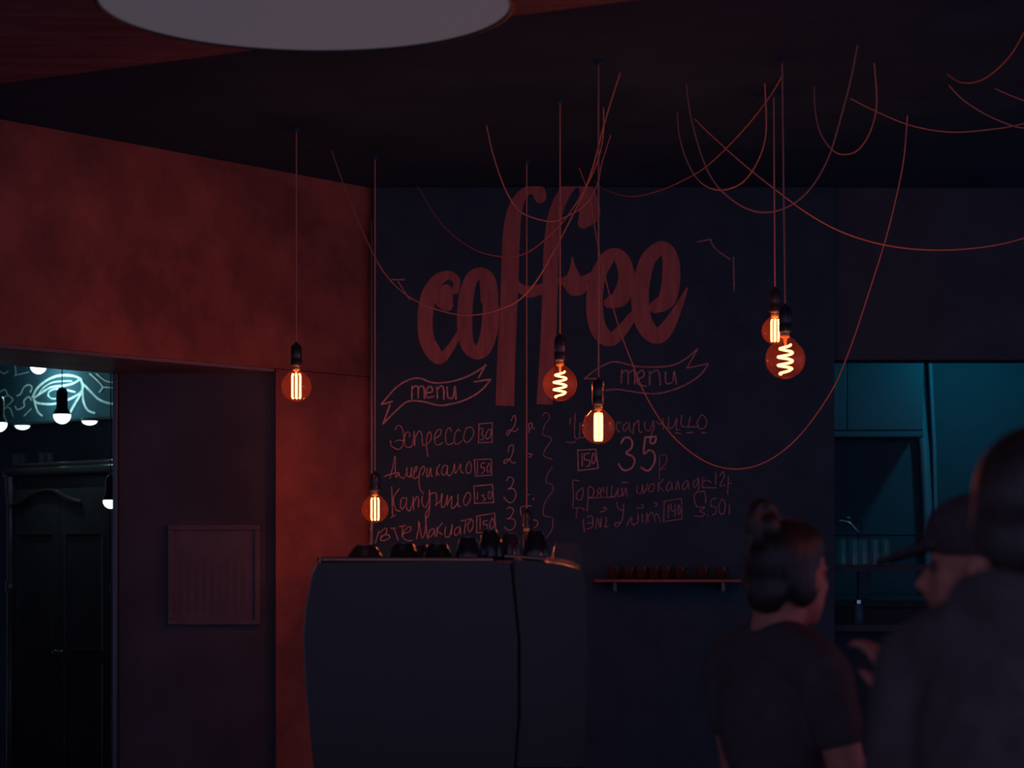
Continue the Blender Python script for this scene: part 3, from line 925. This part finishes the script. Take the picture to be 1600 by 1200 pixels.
# ------------------------------------------------------------------ narrow shelf with small cups below the board
sh = thing('wall_shelf', 'narrow dark shelf at the foot of the chalkboard', 'shelf', (.63, 9.85, 1.404))
bm = bmesh.new()
box(bm, -.28, .34, -.10, .104, -.012, 0, .002)
obj('shelf_board', bm, M['plaster'], sh, False)
for bx in (-.2, .26):
    bm = bmesh.new()
    prism(bm, [(bx, -.06), (bx + .015, -.06), (bx + .015, .10), (bx, .10)], -.05, -.0125)
    obj('bracket', bm, M['socket'], sh, False)
words = ['leftmost', 'second', 'third', 'fourth', 'fifth', 'sixth', 'seventh', 'eighth']
for k, px in enumerate((960, 983, 1003, 1022, 1040, 1062, 1098, 1126)):
    c = P(px, 903, 9.84)
    root = thing('espresso_cup', '%s of the small brown espresso cups on the shelf below the chalkboard' % words[k], 'cup', (c.x, 9.84, 1.4045), group='espresso cups on the wall shelf')
    bm = bmesh.new()
    lathe(bm, [(0, 0), (.015, 0), (.019, .004), (.026, .03), (.0275, .052), (.0265, .053), (.024, .03), (.016, .008), (0, .006)], 20, cap=False)
    obj('bowl', bm, M['cup_red'], root)
    bm = bmesh.new()
    tube(bm, spline([(.024, 0, .043), (.036, 0, .042), (.038, 0, .028), (.022, 0, .016)], 5), .0028, 6)
    obj('handle', bm, M['cup_red'], root)

# ------------------------------------------------------------------ framed notice on the partition
fr = thing('framed_notice', 'dim framed notice hanging on the dark partition', 'picture', ((335 - 800) * ZP / F, ZP - .001, EYE + (HOR - 898) * ZP / F))
hw, hh = 72 * ZP / F, 78 * ZP / F
bm = bmesh.new()
t = .022
for x0, x1, z0, z1 in ((-hw, hw, hh - t, hh), (-hw, hw, -hh, -hh + t), (-hw, -hw + t, -hh + t, hh - t), (hw - t, hw, -hh + t, hh - t)):
    box(bm, x0, x1, -.02, 0, z0, z1, .003)
obj('frame', bm, M['paper'], fr, False)
bm = bmesh.new()
box(bm, -hw + t, hw - t, -.008, 0, -hh + t, hh - t)
obj('sheet', bm, M['paper'], fr, False)
bm = bmesh.new()
for k in range(9):
    x = -hw + .05 + k * .032
    box(bm, x, x + .012, -.0095, -.0081, -hh + .05, hh - .14 - .012 * (k % 3))
obj('printed_bars', bm, M['ink'], fr, False)

# ------------------------------------------------------------------ room behind: signboard, lacquered cabinet, white bulbs


def ray_b(x, y, off=0.0):
    """pixel onto the oblique signboard plane"""
    k = (x - 800.0) / F
    o = B0 + BN * (.012 + off)
    s = (k * o.y - o.x) / (BD.x - k * BD.y)
    p = o + BD * s
    return Vector((p.x, p.y, EYE + (HOR - y) * p.y / F))


sign = thing('signboard', 'chalk drawn signboard with eye shape lit teal, in the room behind', 'sign', (0, 0, 0))
bm = bmesh.new()
sr = (Vector(ray_b(179, 600)[:2]) - B0).dot(BD)
HS = EYE + .712
prism(bm, [on_b(-1.2, .01), on_b(sr, .01), on_b(sr, -.2), on_b(-1.2, -.2)], HS, 2.70)
obj('panel', bm, M['chalkboard'], sign, False)
bm = bmesh.new()
prism(bm, [on_b(-1.2, .02), on_b(sr, .02), on_b(sr, .0105), on_b(-1.2, .0105)], HS - .006, HS + .006)
obj('bottom_strip', bm, M['metal_trim'], sign, False)
EYES = [
    ([(205, 360), (230, 310), (280, 265), (340, 235), (400, 225), (460, 230), (500, 245)], 13),
    ([(215, 365), (260, 335), (320, 300), (400, 290), (460, 275), (500, 250)], 12),
    ([(240, 345), (275, 300), (330, 270), (400, 262), (450, 262)], 7),
    ([(300, 350), (310, 325), (350, 310), (400, 315), (470, 330)], 9),
    ([(300, 350), (320, 370), (350, 372)], 8),
    ([(210, 378), (240, 400), (330, 405), (420, 380), (480, 350), (512, 325)], 13),
    ([(215, 390), (235, 450), (262, 478)], 10),
    ([(505, 250), (518, 300), (500, 350), (470, 400), (440, 455)], 14),
    ([(515, 300), (520, 380), (545, 440), (590, 462)], 12),
    ([(510, 270), (560, 320), (610, 370), (660, 395), (712, 405)], 13),
    ([(560, 215), (610, 260), (640, 300), (620, 330)], 8),
    ([(600, 215), (660, 260), (712, 270)], 7), ([(640, 300), (712, 303)], 6),
    ([(105, 355), (130, 340), (150, 300), (180, 285), (200, 300), (190, 330)], 7),
    ([(95, 420), (110, 440), (150, 420), (150, 385), (180, 360), (195, 380)], 7),
    ([(150, 480), (175, 455), (195, 435)], 6),
    ([(0, 330), (30, 315), (45, 350), (10, 370)], 6), ([(30, 485), (20, 440), (60, 430), (80, 480)], 6), ([(50, 350), (80, 380), (40, 420)], 6),
    ([(0, 200), (25, 215), (50, 200)], 5), ([(95, 165), (100, 220)], 5), ([(90, 228), (180, 205)], 4),
    ([(-60, 300), (-30, 360), (-50, 430)], 6),
]
bm = bmesh.new()
for i, (pts, wd) in enumerate(EYES):
    ribbon(bm, [(x / 4, 530 + y / 4) for x, y in pts], [wd / 4] * len(pts), lambda x, y, o: ray_b(x, y, o), 0.0003 + .0002 * i)
obj('chalk_drawing', bm, M['chalk_white'], sign, False)['label'] = 'white chalk eye and leaf strokes'


def led_pendant(label, px, cy, Z, wpx, power, sock=26):
    c = P(px, cy, Z)
    top = 2.715
    R = wpx * Z / F / 2
    root = thing('white_bulb_pendant', label, 'pendant lamp', (c.x, c.y, top), group='white bulbs in the room behind')
    zc = c.z - top
    bm = bmesh.new()
    lathe(bm, [(R, zc + .004), (R * .99, zc - R * .2), (R * .86, zc - R * .52), (R * .6, zc - R * .8), (R * .3, zc - R * .95), (0, zc - R)], 28, cap=False)
    lathe(bm, [(R, zc + .004), (0, zc + .004)], 28, cap=False)
    obj('bulb', bm, M['led'], root)
    bm = bmesh.new()
    s = sock * Z / F
    lathe(bm, [(0, zc + .005), (R * .98, zc + .005), (R * .92, zc + .02), (R * .68, zc + .035), (R * .66, zc + .035 + s), (R * .5, zc + .05 + s), (.004, zc + .056 + s)], 24, cap=False)
    obj('socket', bm, M['socket'], root)
    bm = bmesh.new()
    tube(bm, [(0, 0, zc + .054 + s), (0, 0, zc * .5), (0, 0, 0.003)], .003, 8)
    obj('cord', bm, M['cord_dark'], root)
    l = point_light('white_bulb_light', (0, 0, zc - R * 1.5), power, AQUA, .03)
    l.parent = root
    return root


led_pendant('white bulb touching the top of the opening, highest of the room behind', 60, 572, 11.95, 25, 4.0)
led_pendant('white bulb on a dark socket hanging in front of the chalk eye', 97, 649, 11.55, 27, 0.6)
led_pendant('white bulb cut by the left edge of the photo', -2, 662, 11.6, 26, 0.5)
led_pendant('lowest white bulb hanging beside the edge of the dark partition', 173, 783, 10.6, 24, 0.2, sock=22)
for px, py, lab in ((35, 669, 'oval spot lamp under the left of the signboard'), (140, 656, 'oval spot lamp under the right of the signboard, beside the socket')):
    q = ray_b(px, py, .05)
    root = thing('spot_lamp', lab, 'spot lamp', (q.x, q.y, HS - .004), group='spot lamps under the signboard')
    bm = bmesh.new()
    lathe(bm, [(.046, .0), (.050, -.004), (.046, -.012), (0, -.012)], 24, cap=False)
    obj('housing', bm, M['metal_trim'], root)
    bm = bmesh.new()
    lathe(bm, [(.040, -.0125), (.032, -.024), (.016, -.031), (0, -.033)], 24, cap=False)
    obj('lens', bm, M['led'], root)

# lacquered cabinet: local x along the wall, local -y towards the viewer
bang = math.atan2(BD.y, BD.x)
cs = (Vector(ray_b(183, 800)[:2]) - B0).dot(BD)
cw = 1.02
cc = on_b(cs - cw / 2, -.22)
cab = thing('lacquered_cabinet', 'tall black lacquered cabinet with arched crest below the signboard', 'cabinet', (cc[0], cc[1], 0), bang)
side = -1
bm = bmesh.new()
box(bm, -cw / 2 + .03, cw / 2 - .03, -.20, .20, .08, 1.93)
obj('carcass', bm, M['cabinet'], cab, False)
bm = bmesh.new()
box(bm, -cw / 2 - .01, cw / 2 + .01, -.24, .21, 1.931, 1.975, .012, 3)
box(bm, -cw / 2 + .01, cw / 2 - .01, -.225, .21, 1.976, 2.0, .008, 3)
obj('cornice', bm, M['cabinet'], cab)
bm = bmesh.new()
box(bm, -cw / 2, cw / 2, -.225, .21, 0, .079, .01)
obj('plinth', bm, M['cabinet'], cab)
for sx in (-1, 1):
    bm = bmesh.new()
    x = sx * (cw / 2 - .04)
    lathe(bm, [(.03, .08), (.03, .14), (.02, .16), (.026, .22), (.022, .8), (.02, 1.30), (.028, 1.32), (.028, 1.36), (.02, 1.38), (.022, 1.80), (.03, 1.86), (.03, 1.93)], 20, (x, -.215, 0))
    obj('column', bm, M['cabinet'], cab)
for sx in (-1, 1):
    x0, x1 = (-cw / 2 + .08, -.004) if sx < 0 else (.004, cw / 2 - .08)
    bm = bmesh.new()
    box(bm, x0, x1, -.225, -.2005, .12, 1.86, .008)
    d = obj('door', bm, M['cabinet'], cab)
    bm = bmesh.new()
    for z0, z1 in ((.2, .95), (1.02, 1.62)):
        pts = [(x0 + .05, z0), (x1 - .05, z0), (x1 - .05, z1)]
        loop = [(x0 + .05, z1), (x0 + .05, z0), (x1 - .05, z0), (x1 - .05, z1)]
        tube(bm, [(x, -.227, z) for x, z in loop], .007, 8)
    tube(bm, [(x0 + .05, -.227, 1.62), (x1 - .05, -.227, 1.62)], .007, 8)
    obj('panel_moulding', bm, M['cabinet'], d)
    bm = bmesh.new()
    kx = x1 - .025 if sx < 0 else x0 + .025
    lathe(bm, [(0, .022), (.012, .018), (.014, .010), (.006, .004), (.006, -.004)], 16)
    bmesh.ops.rotate(bm, verts=bm.verts[:], cent=(0, 0, 0), matrix=Matrix.Rotation(math.pi / 2, 3, 'X'))
    bmesh.ops.translate(bm, verts=bm.verts[:], vec=(kx, -.228, 1.0))
    obj('knob', bm, M['chrome'], d)

crest = []
for x, y in ((17, 790), (35, 784), (50, 773), (62, 768), (75, 766), (88, 768), (100, 775), (113, 781), (127, 785)):
    q = ray_b(x, y, 0.0)
    crest.append(((Vector(q[:2]) - B0).dot(BD) - (cs - cw / 2), -.232, q.z))
bm = bmesh.new()
tube(bm, spline(crest, 6), .011, 10)
obj('crest_moulding', bm, M['cabinet'], cab)['label'] = 'glossy arched crest moulding'
for px, nm in ((25, 'leftmost small glass on top of the black cabinet'), (37, 'second small glass from the left on top of the black cabinet'),
               (65, 'small glass on the black cabinet below the hanging white bulb, left one of its pair'), (78, 'rightmost small glass on top of the black cabinet')):
    q = ray_b(px, 715, -.06)
    root = thing('small_glass', nm, 'glass', (q.x, q.y, 2.0005), group='small glasses on top of the cabinet')
    bm = bmesh.new()
    lathe(bm, [(0, 0), (.014, 0), (.019, .055), (.0185, .055), (.0135, .004), (0, .004)], 18, cap=False)
    obj('glass', bm, M['glass_clear'], root)

# ------------------------------------------------------------------ kitchen seen through the pass
kc = thing('wall_cabinet', 'pale teal lit wall cabinet hung at the left of the kitchen pass', 'cabinet', (1.69, 11.99, 2.105))
bm = bmesh.new()
box(bm, -.385, .39, -.33, 0, .03, .62, .004)
obj('body', bm, M['kcab'], kc, False)
for x0, x1 in ((-.382, .0), (.004, .387)):
    bm = bmesh.new()
    box(bm, x0, x1, -.350, -.3305, .035, .615, .004)
    obj('door', bm, M['kcab'], kc, False)
bm = bmesh.new()
box(bm, -.385, .39, -.355, 0, 0, .0295, .005)
obj('light_rail', bm, M['kcab'], kc, False)

uni = thing('pass_shelf_unit', 'dark shelf unit in the kitchen pass holding upturned glasses', 'shelf', (1.9, 10.5, 0))
HG = EYE + (HOR - 882) * 10.5 / F
bm = bmesh.new()
box(bm, -.56, .9, -.14, .16, HG - .03, HG)
box(bm, -.56, .9, -.14, .16, HG - .30, HG - .27)
box(bm, -.56, .9, .13, .16, 0, HG - .301)
for x in (-.56, .17, .88):
    box(bm, x, x + .02, -.14, .129, 0, HG - .301)
    box(bm, x, x + .02, -.14, .16, HG - .2695, HG - .0305)
obj('shelves', bm, M['black_wall'], uni, False)
bm = bmesh.new()
tube(bm, [(-.55, .14, HG + .135), (.9, .14, HG + .135)], .005, 8)
for x in (-.54, .2, .88):
    tube(bm, [(x, .14, HG - .01), (x, .14, HG + .135)], .004, 8)
obj('guard_rail', bm, M['chrome'], uni)
gw = ['leftmost upturned glass on the pass shelf', 'second upturned glass from the left on the pass shelf', 'third upturned glass on the pass shelf, under the small tap',
      'fourth upturned glass on the pass shelf', 'upturned glass on the pass shelf just left of the capped person', 'rear upturned glass between second and third on the pass shelf']
for k, (px, Z) in enumerate(((1316, 10.44), (1334, 10.42), (1350, 10.45), (1367, 10.43), (1384, 10.44), (1342, 10.56))):
    c = P(px, 880, Z)
    root = thing('drinking_glass', gw[k], 'glass', (c.x, Z, HG + .0005), group='upturned glasses on the pass shelf')
    bm = bmesh.new()
    lathe(bm, [(.0235, .001), (.0245, 0), (.0245, .01), (.020, .115), (.018, .118), (0, .118), (0, .110), (.017, .110), (.0225, .008), (.0235, .001)], 24, cap=False)
    obj('glass', bm, M['glass_bar'], root)
tap = thing('kitchen_tap', 'thin curved steel tap rising behind the upturned glasses', 'tap', P(1347, 838, 11.0).to_tuple()[:2] + (1.30,))
bm = bmesh.new()
k = 11.0 / F
tube(bm, spline([(0, 0, .0), (0, 0, .30), (-.002, 0, (P(0, 838, 11)).z - 1.30), (-14 * k, 0, P(0, 822, 11).z - 1.30), (-24 * k, 0, P(0, 815, 11).z - 1.30), (-36 * k, 0, P(0, 813, 11).z - 1.30)], 6), .006, 10)
obj('spout', bm, M['chrome'], tap)
bm = bmesh.new()
tube(bm, [(-40 * k, .03, P(0, 808, 11).z - 1.30), (-15 * k, .03, P(0, 808, 11).z - 1.30), (0, .02, P(0, 815, 11).z - 1.30), (0, 0.0, P(0, 836, 11).z - 1.30)], .005, 8)
obj('lever', bm, M['chrome'], tap)
kct = thing('kitchen_worktop', 'pale kitchen worktop under the tap behind the pass', 'worktop', (2.4, 11.4, 0))
bm = bmesh.new()
box(bm, -1.09, 1.19, -.55, .59, 1.262, 1.298, .004)
box(bm, -1.08, 1.18, -.50, .59, 0, 1.261)
obj('cabinet_base', bm, M['black_wall'], kct, False)
bx = thing('sponge_box', 'small teal box beside the tap', 'box', P(1347, 845, 10.95).to_tuple()[:2] + (1.2985,))
bm = bmesh.new()
box(bm, -.03, .03, -.075, -.03, 0, P(0, 831, 10.9).z - 1.2985, .006)
obj('tub', bm, M['kcab'], bx)
jar = thing('storage_jar', 'faint bluish jar on the lower pass shelf', 'jar', (P(1340, 930, 10.45).x, 10.45, HG - .2695))
bm = bmesh.new()
lathe(bm, [(0, 0), (.022, 0), (.026, .006), (.026, .07), (.018, .085), (.018, .092)], 24)
obj('jar_body', bm, M['kcab'], jar)
bm = bmesh.new()
lathe(bm, [(.021, .0925), (.021, .108), (0, .110)], 24)
obj('lid', bm, M['chrome'], jar)

# ------------------------------------------------------------------ people


def union(pieces, voxel, name, m, parent, smooth_it=6):
    """closed overlapping pieces -> one continuous surface"""
    me = bpy.data.meshes.new('raw')
    bm = bmesh.new()
    for f in pieces:
        f(bm)
    bmesh.ops.recalc_face_normals(bm, faces=bm.faces[:])
    bm.to_mesh(me)
    bm.free()
    o = bpy.data.objects.new(name, me)
    C.objects.link(o)
    r = o.modifiers.new('r', 'REMESH')
    r.mode = 'VOXEL'
    r.voxel_size = voxel
    s = o.modifiers.new('s', 'SMOOTH')
    s.iterations = smooth_it
    s.factor = .5
    dg = bpy.context.evaluated_depsgraph_get()
    dg.update()
    new = bpy.data.meshes.new_from_object(o.evaluated_get(dg))
    o.modifiers.clear()
    o.data = new
    bpy.data.meshes.remove(me)
    new.name = name
    for p in new.polygons:
        p.use_smooth = True
    new.materials.clear()
    new.materials.append(m)
    o.parent = parent
    return o


def ell(c, r, rot=None):
    def f(bm):
        g = bmesh.ops.create_icosphere(bm, subdivisions=3, radius=1.0)
        mt = Matrix.Translation(c) @ (rot.to_4x4() if rot else Matrix()) @ Matrix.Diagonal((*r, 1))
        bmesh.ops.transform(bm, matrix=mt, verts=g['verts'])
    return f


def limb(pts, rad, flat=None):
    """tapering limb along joints, a ball at every joint"""
    def f(bm):
        for p, r in zip(pts, rad):
            g = bmesh.ops.create_icosphere(bm, subdivisions=2, radius=r)
            bmesh.ops.translate(bm, verts=g['verts'], vec=p)
        for (p, r), (q, s) in zip(zip(pts, rad), zip(pts[1:], rad[1:])):
            tube(bm, [p, q], [r, s], 16)
    return f


def hand(wrist, direction, up, size=1.0, curl=.5, side=1):
    """palm with four curled fingers of different length and a thumb on its side"""
    d = Vector(direction).normalized()
    u = Vector(up)
    u = (u - d * u.dot(d)).normalized()
    s = d.cross(u) * side
    w0 = Vector(wrist)
    L = []
    rot = Matrix((s, d, u)).transposed()
    L.append(ell(w0 + d * .048 * size, (.040 * size, .050 * size, .015 * size), rot))
    L.append(limb([w0 - d * .02 * size, w0 + d * .025 * size], [.023 * size, .026 * size]))
    for k, (off, ln) in enumerate(((.029, .070), (.010, .080), (-.010, .074), (-.029, .056))):
        p = w0 + d * .088 * size + s * off * size
        pts = [p]
        dirv = d + s * off * 1.5
        for j, fr_ in enumerate((.45, .32, .23)):
            ang = curl * (j + .6)
            dd = (dirv * math.cos(ang) - u * math.sin(ang)).normalized()
            pts.append(pts[-1] + dd * ln * fr_ * size)
        L.append(limb(pts, [.0095 * size, .009 * size, .008 * size, .007 * size]))
    b = w0 + d * .025 * size + s * .032 * size
    L.append(limb([b, b + (d * .7 + s * .6 - u * .2) * .036 * size, b + (d * .7 + s * .6 - u * .2) * .036 * size + (d * .9 + s * .1 - u * .35) * .030 * size], [.013 * size, .0105 * size, .0085 * size]))
    return L


def head_pieces(c, s=1.0):
    """head centred on c, looking along +y"""
    c = Vector(c)
    v = lambda x, y, z: c + Vector((x, y, z)) * s
    L = [ell(v(0, -.012, .022), (.075 * s, .094 * s, .098 * s)),          # skull
         ell(v(0, .028, -.040), (.058 * s, .060 * s, .078 * s)),          # face
         ell(v(0, .055, -.090), (.034 * s, .028 * s, .024 * s)),          # chin
         ell(v(0, .076, .018), (.050 * s, .012 * s, .010 * s)),           # brow
         limb([v(0, .082, .002), v(0, .100, -.022), v(0, .109, -.036)], [.008 * s, .011 * s, .012 * s]),
         ell(v(.011, .098, -.040), (.008 * s, .009 * s, .007 * s)), ell(v(-.011, .098, -.040), (.008 * s, .009 * s, .007 * s)),
         ell(v(0, .086, -.062), (.021 * s, .010 * s, .006 * s)),          # upper lip
         ell(v(0, .083, -.073), (.018 * s, .010 * s, .007 * s)),          # lower lip
         ell(v(.040, .058, -.022), (.018 * s, .018 * s, .018 * s)), ell(v(-.040, .058, -.022), (.018 * s, .018 * s, .018 * s))]
    for sx in (-1, 1):
        L.append(ell(v(sx * .077, -.008, -.012), (.010 * s, .020 * s, .032 * s), Matrix.Rotation(sx * -.3, 3, 'Z')))
    return L


def person(label, loc, rz, ht, head_yaw, arms, cloth, legs_m=M['denim'], hair=None, cap=False, sleeves=True, lean=0.0):
    """standing figure of height ht; local +y is forward, +x its right"""
    k = ht / 1.70
    root = thing('person', label, 'person', loc, rz)
    V = lambda x, y, z: Vector((x * k, (y + lean * max(0, z - .95)) * k, z * k))
    hc = V(0, .035, 1.565)
    # skin ---------------------------------------------------
    L = []
    hp = head_pieces((0, 0, 0), k)
    Rm = Matrix.Rotation(head_yaw, 4, 'Z')

    def rotated(f):
        def g(bm):
            t = bmesh.new()
            f(t)
            bmesh.ops.transform(t, matrix=Matrix.Translation(hc) @ Rm, verts=t.verts[:])
            m_ = bpy.data.meshes.new('tmp')
            t.to_mesh(m_)
            t.free()
            bm.from_mesh(m_)
            bpy.data.meshes.remove(m_)
        return g
    L += [rotated(f) for f in hp]
    L.append(limb([V(0, -.02, 1.38), V(0, 0, 1.47), V(0, .015, 1.53)], [.066 * k, .056 * k, .056 * k]))
    L.append(ell(V(0, 0, 1.25), (.150 * k, .095 * k, .17 * k)))
    L.append(ell(V(0, .0, 1.02), (.140 * k, .095 * k, .17 * k)))
    L.append(limb([V(-.155, -.01, 1.365), V(0, -.01, 1.39), V(.155, -.01, 1.365)], [.05 * k, .06 * k, .05 * k]))
    for sx in (-1, 1):
        L.append(limb([V(sx * .09, 0, .93), V(sx * .10, .01, .50), V(sx * .10, -.01, .10)], [.088 * k, .058 * k, .040 * k]))
        L.append(limb([V(sx * .10, -.03, .055), V(sx * .105, .13, .035)], [.040 * k, .032 * k]))
    for sx, (elb, wri, hd, up, curl) in zip((-1, 1), arms):
        S_ = V(sx * .175, -.01, 1.355)
        E_, W_ = V(*elb), V(*wri)
        L.append(limb([S_, S_.lerp(E_, .4), E_, E_.lerp(W_, .35), W_], [.052 * k, .046 * k, .038 * k, .038 * k, .025 * k]))
        L += hand(W_ + Vector(hd).normalized() * .02 * k, hd, up, k, curl, sx)
    body = union(L, .0085 * k, 'body', M['skin'], root)
    # clothes ------------------------------------------------
    L = [ell(V(0, 0, 1.25), (.170 * k, .115 * k, .19 * k)), ell(V(0, 0, 1.02), (.160 * k, .115 * k, .20 * k)),
         ell(V(0, .03, 1.24), (.13 * k, .105 * k, .11 * k)),
         limb([V(-.165, -.01, 1.365), V(-.06, -.012, 1.40), V(.06, -.012, 1.40), V(.165, -.01, 1.365)], [.063 * k, .072 * k, .072 * k, .063 * k])]
    for sx, (elb, wri, hd, up, curl) in zip((-1, 1), arms):
        S_ = V(sx * .175, -.01, 1.355)
        E_, W_ = V(*elb), V(*wri)
        if sleeves:
            L.append(limb([S_, S_.lerp(E_, .4), E_, E_.lerp(W_, .35), E_.lerp(W_, .92)], [.068 * k, .060 * k, .052 * k, .050 * k, .038 * k]))
        else:
            L.append(limb([S_, S_.lerp(E_, .45)], [.064 * k, .058 * k]))
    if sleeves:
        L.append(limb([V(-.055, -.045, 1.455), V(0, -.06, 1.465), V(.055, -.045, 1.455)], [.034 * k, .036 * k, .034 * k]))
    union(L, .0095 * k, 'jacket' if sleeves else 'top', cloth, root)
    L = [ell(V(0, 0, .94), (.160 * k, .118 * k, .13 * k))]
    for sx in (-1, 1):
        L.append(limb([V(sx * .085, 0, .92), V(sx * .10, .012, .50), V(sx * .10, -.01, .12)], [.098 * k, .070 * k, .055 * k]))
    union(L, .011 * k, 'trousers', legs_m, root)
    for sx in (-1, 1):
        union([limb([V(sx * .10, -.04, .060), V(sx * .103, .06, .050), V(sx * .106, .16, .042)], [.050 * k, .046 * k, .040 * k]), ell(V(sx * .10, -.01, .09), (.05 * k, .06 * k, .05 * k)), ell(V(sx * .103, .05, .018), (.046 * k, .14 * k, .018 * k))], .009 * k, 'shoe', M['shoe'], root)
    # head dressing -----------------------------------------
    def at_head(fs):
        return [rotated(f) for f in fs]
    v = lambda x, y, z: Vector((x, y, z)) * k
    for sx in (-1, 1):
        bm = bmesh.new()
        bmesh.ops.create_uvsphere(bm, u_segments=16, v_segments=10, radius=.0115 * k)
        bmesh.ops.transform(bm, matrix=Matrix.Translation(hc) @ Rm @ Matrix.Translation(v(sx * .030, .072, -.002)), verts=bm.verts[:])
        obj('eye', bm, M['iris'], root)
    if hair == 'bun':
        L = at_head([ell(v(0, -.030, .035), (.083 * k, .092 * k, .096 * k)), ell(v(0, .0, .065), (.072 * k, .085 * k, .062 * k)),
                     ell(v(.058, -.03, -.005), (.026 * k, .055 * k, .065 * k)), ell(v(-.058, -.03, -.005), (.026 * k, .055 * k, .065 * k)),
                     ell(v(0, -.085, -.035), (.055 * k, .03 * k, .05 * k))])
        union(L, .008 * k, 'hair', M['hair'], root)
        ring = [(v(.006, -.105 - .040 * math.sin(a), .115 + .045 * math.cos(a))) for a in [2 * math.pi * i / 20 for i in range(21)]]
        L = at_head([ell(v(0, -.098, .108), (.042 * k, .036 * k, .040 * k)), limb(ring, [.015 * k] * 21),
                     limb([v(-.02, -.07, .10), v(0, -.085, .155), v(.02, -.11, .160)], [.014 * k, .013 * k, .009 * k]),
                     limb([v(.01, -.14, .10), v(.0, -.155, .06), v(.0, -.150, .02)], [.012 * k, .010 * k, .006 * k])])
        union(L, .006 * k, 'hair_bun', M['hair'], root)
    elif hair == 'short':
        L = at_head([ell(v(0, -.026, .035), (.086 * k, .096 * k, .098 * k)), ell(v(0, .010, .072), (.074 * k, .088 * k, .058 * k)),
                     ell(v(0, -.075, -.03), (.066 * k, .036 * k, .06 * k)), ell(v(.066, -.03, .0), (.020 * k, .048 * k, .05 * k)), ell(v(-.066, -.03, .0), (.020 * k, .048 * k, .05 * k))])
        union(L, .008 * k, 'hair', M['hair'], root)
    elif hair == 'cap':
        L = at_head([ell(v(0, -.045, -.01), (.082 * k, .066 * k, .075 * k)), ell(v(0, -.08, -.04), (.06 * k, .03 * k, .05 * k))])
        union(L, .008 * k, 'hair', M['hair'], root)
        L = at_head([ell(v(0, -.008, .062), (.092 * k, .108 * k, .075 * k)), ell(v(0, -.02, .04), (.090 * k, .100 * k, .050 * k)), ell(v(0, -.01, .138), (.010 * k, .010 * k, .006 * k)),
                     ell(v(0, .125, .025), (.074 * k, .078 * k, .010 * k), Matrix.Rotation(-.32, 3, 'X'))])
        union(L, .007 * k, 'cap', M['cloth_cap'], root)
    return root


hang = lambda sx: ((sx * .215, -.03, 1.08), (sx * .205, .05, .84), (0, .12, -1), (sx * 1, 0, 0), .35)
# woman with a bun, turned to the right and slightly away, arms forward
ZA = 4.75
person('person with hair in a high messy bun, seen from behind turned right', ((1216 - 800) * ZA / F, ZA, 0), math.radians(-60), 1.585, math.radians(14),
       [((-.22, .05, 1.10), (-.13, .27, 1.12), (.35, 1, .1), (0, -.2, 1), .5), ((.23, .03, 1.09), (.14, .24, 1.05), (-.3, 1, .15), (0, -.2, 1), .5)],
       M['cloth_dark'], hair='bun', sleeves=False)
# tall person at the right edge, back to the camera
ZB2 = 3.2
person('tall person in dark jacket at the right edge, back to the camera', ((1596 - 800) * ZB2 / F, ZB2, 0), math.radians(-50), 1.685, math.radians(28),
       [hang(-1), hang(1)], M['cloth_jacket'], hair='short')
# person in a cap between them, face to the left, one hand raised
ZC2 = 4.0
person('person in peaked cap facing left with a raised hand', ((1558 - 800) * ZC2 / F, ZC2, 0), math.radians(66), 1.612, math.radians(4),
       [((-.22, .06, 1.11), (-.12, .15, 1.29), (.2, .35, 1), (-.3, -1, .2), .55), ((.22, .03, 1.09), (.13, .22, 1.0), (-.4, 1, 0), (0, -.2, 1), .5)],
       M['cloth_jacket'], hair='cap')
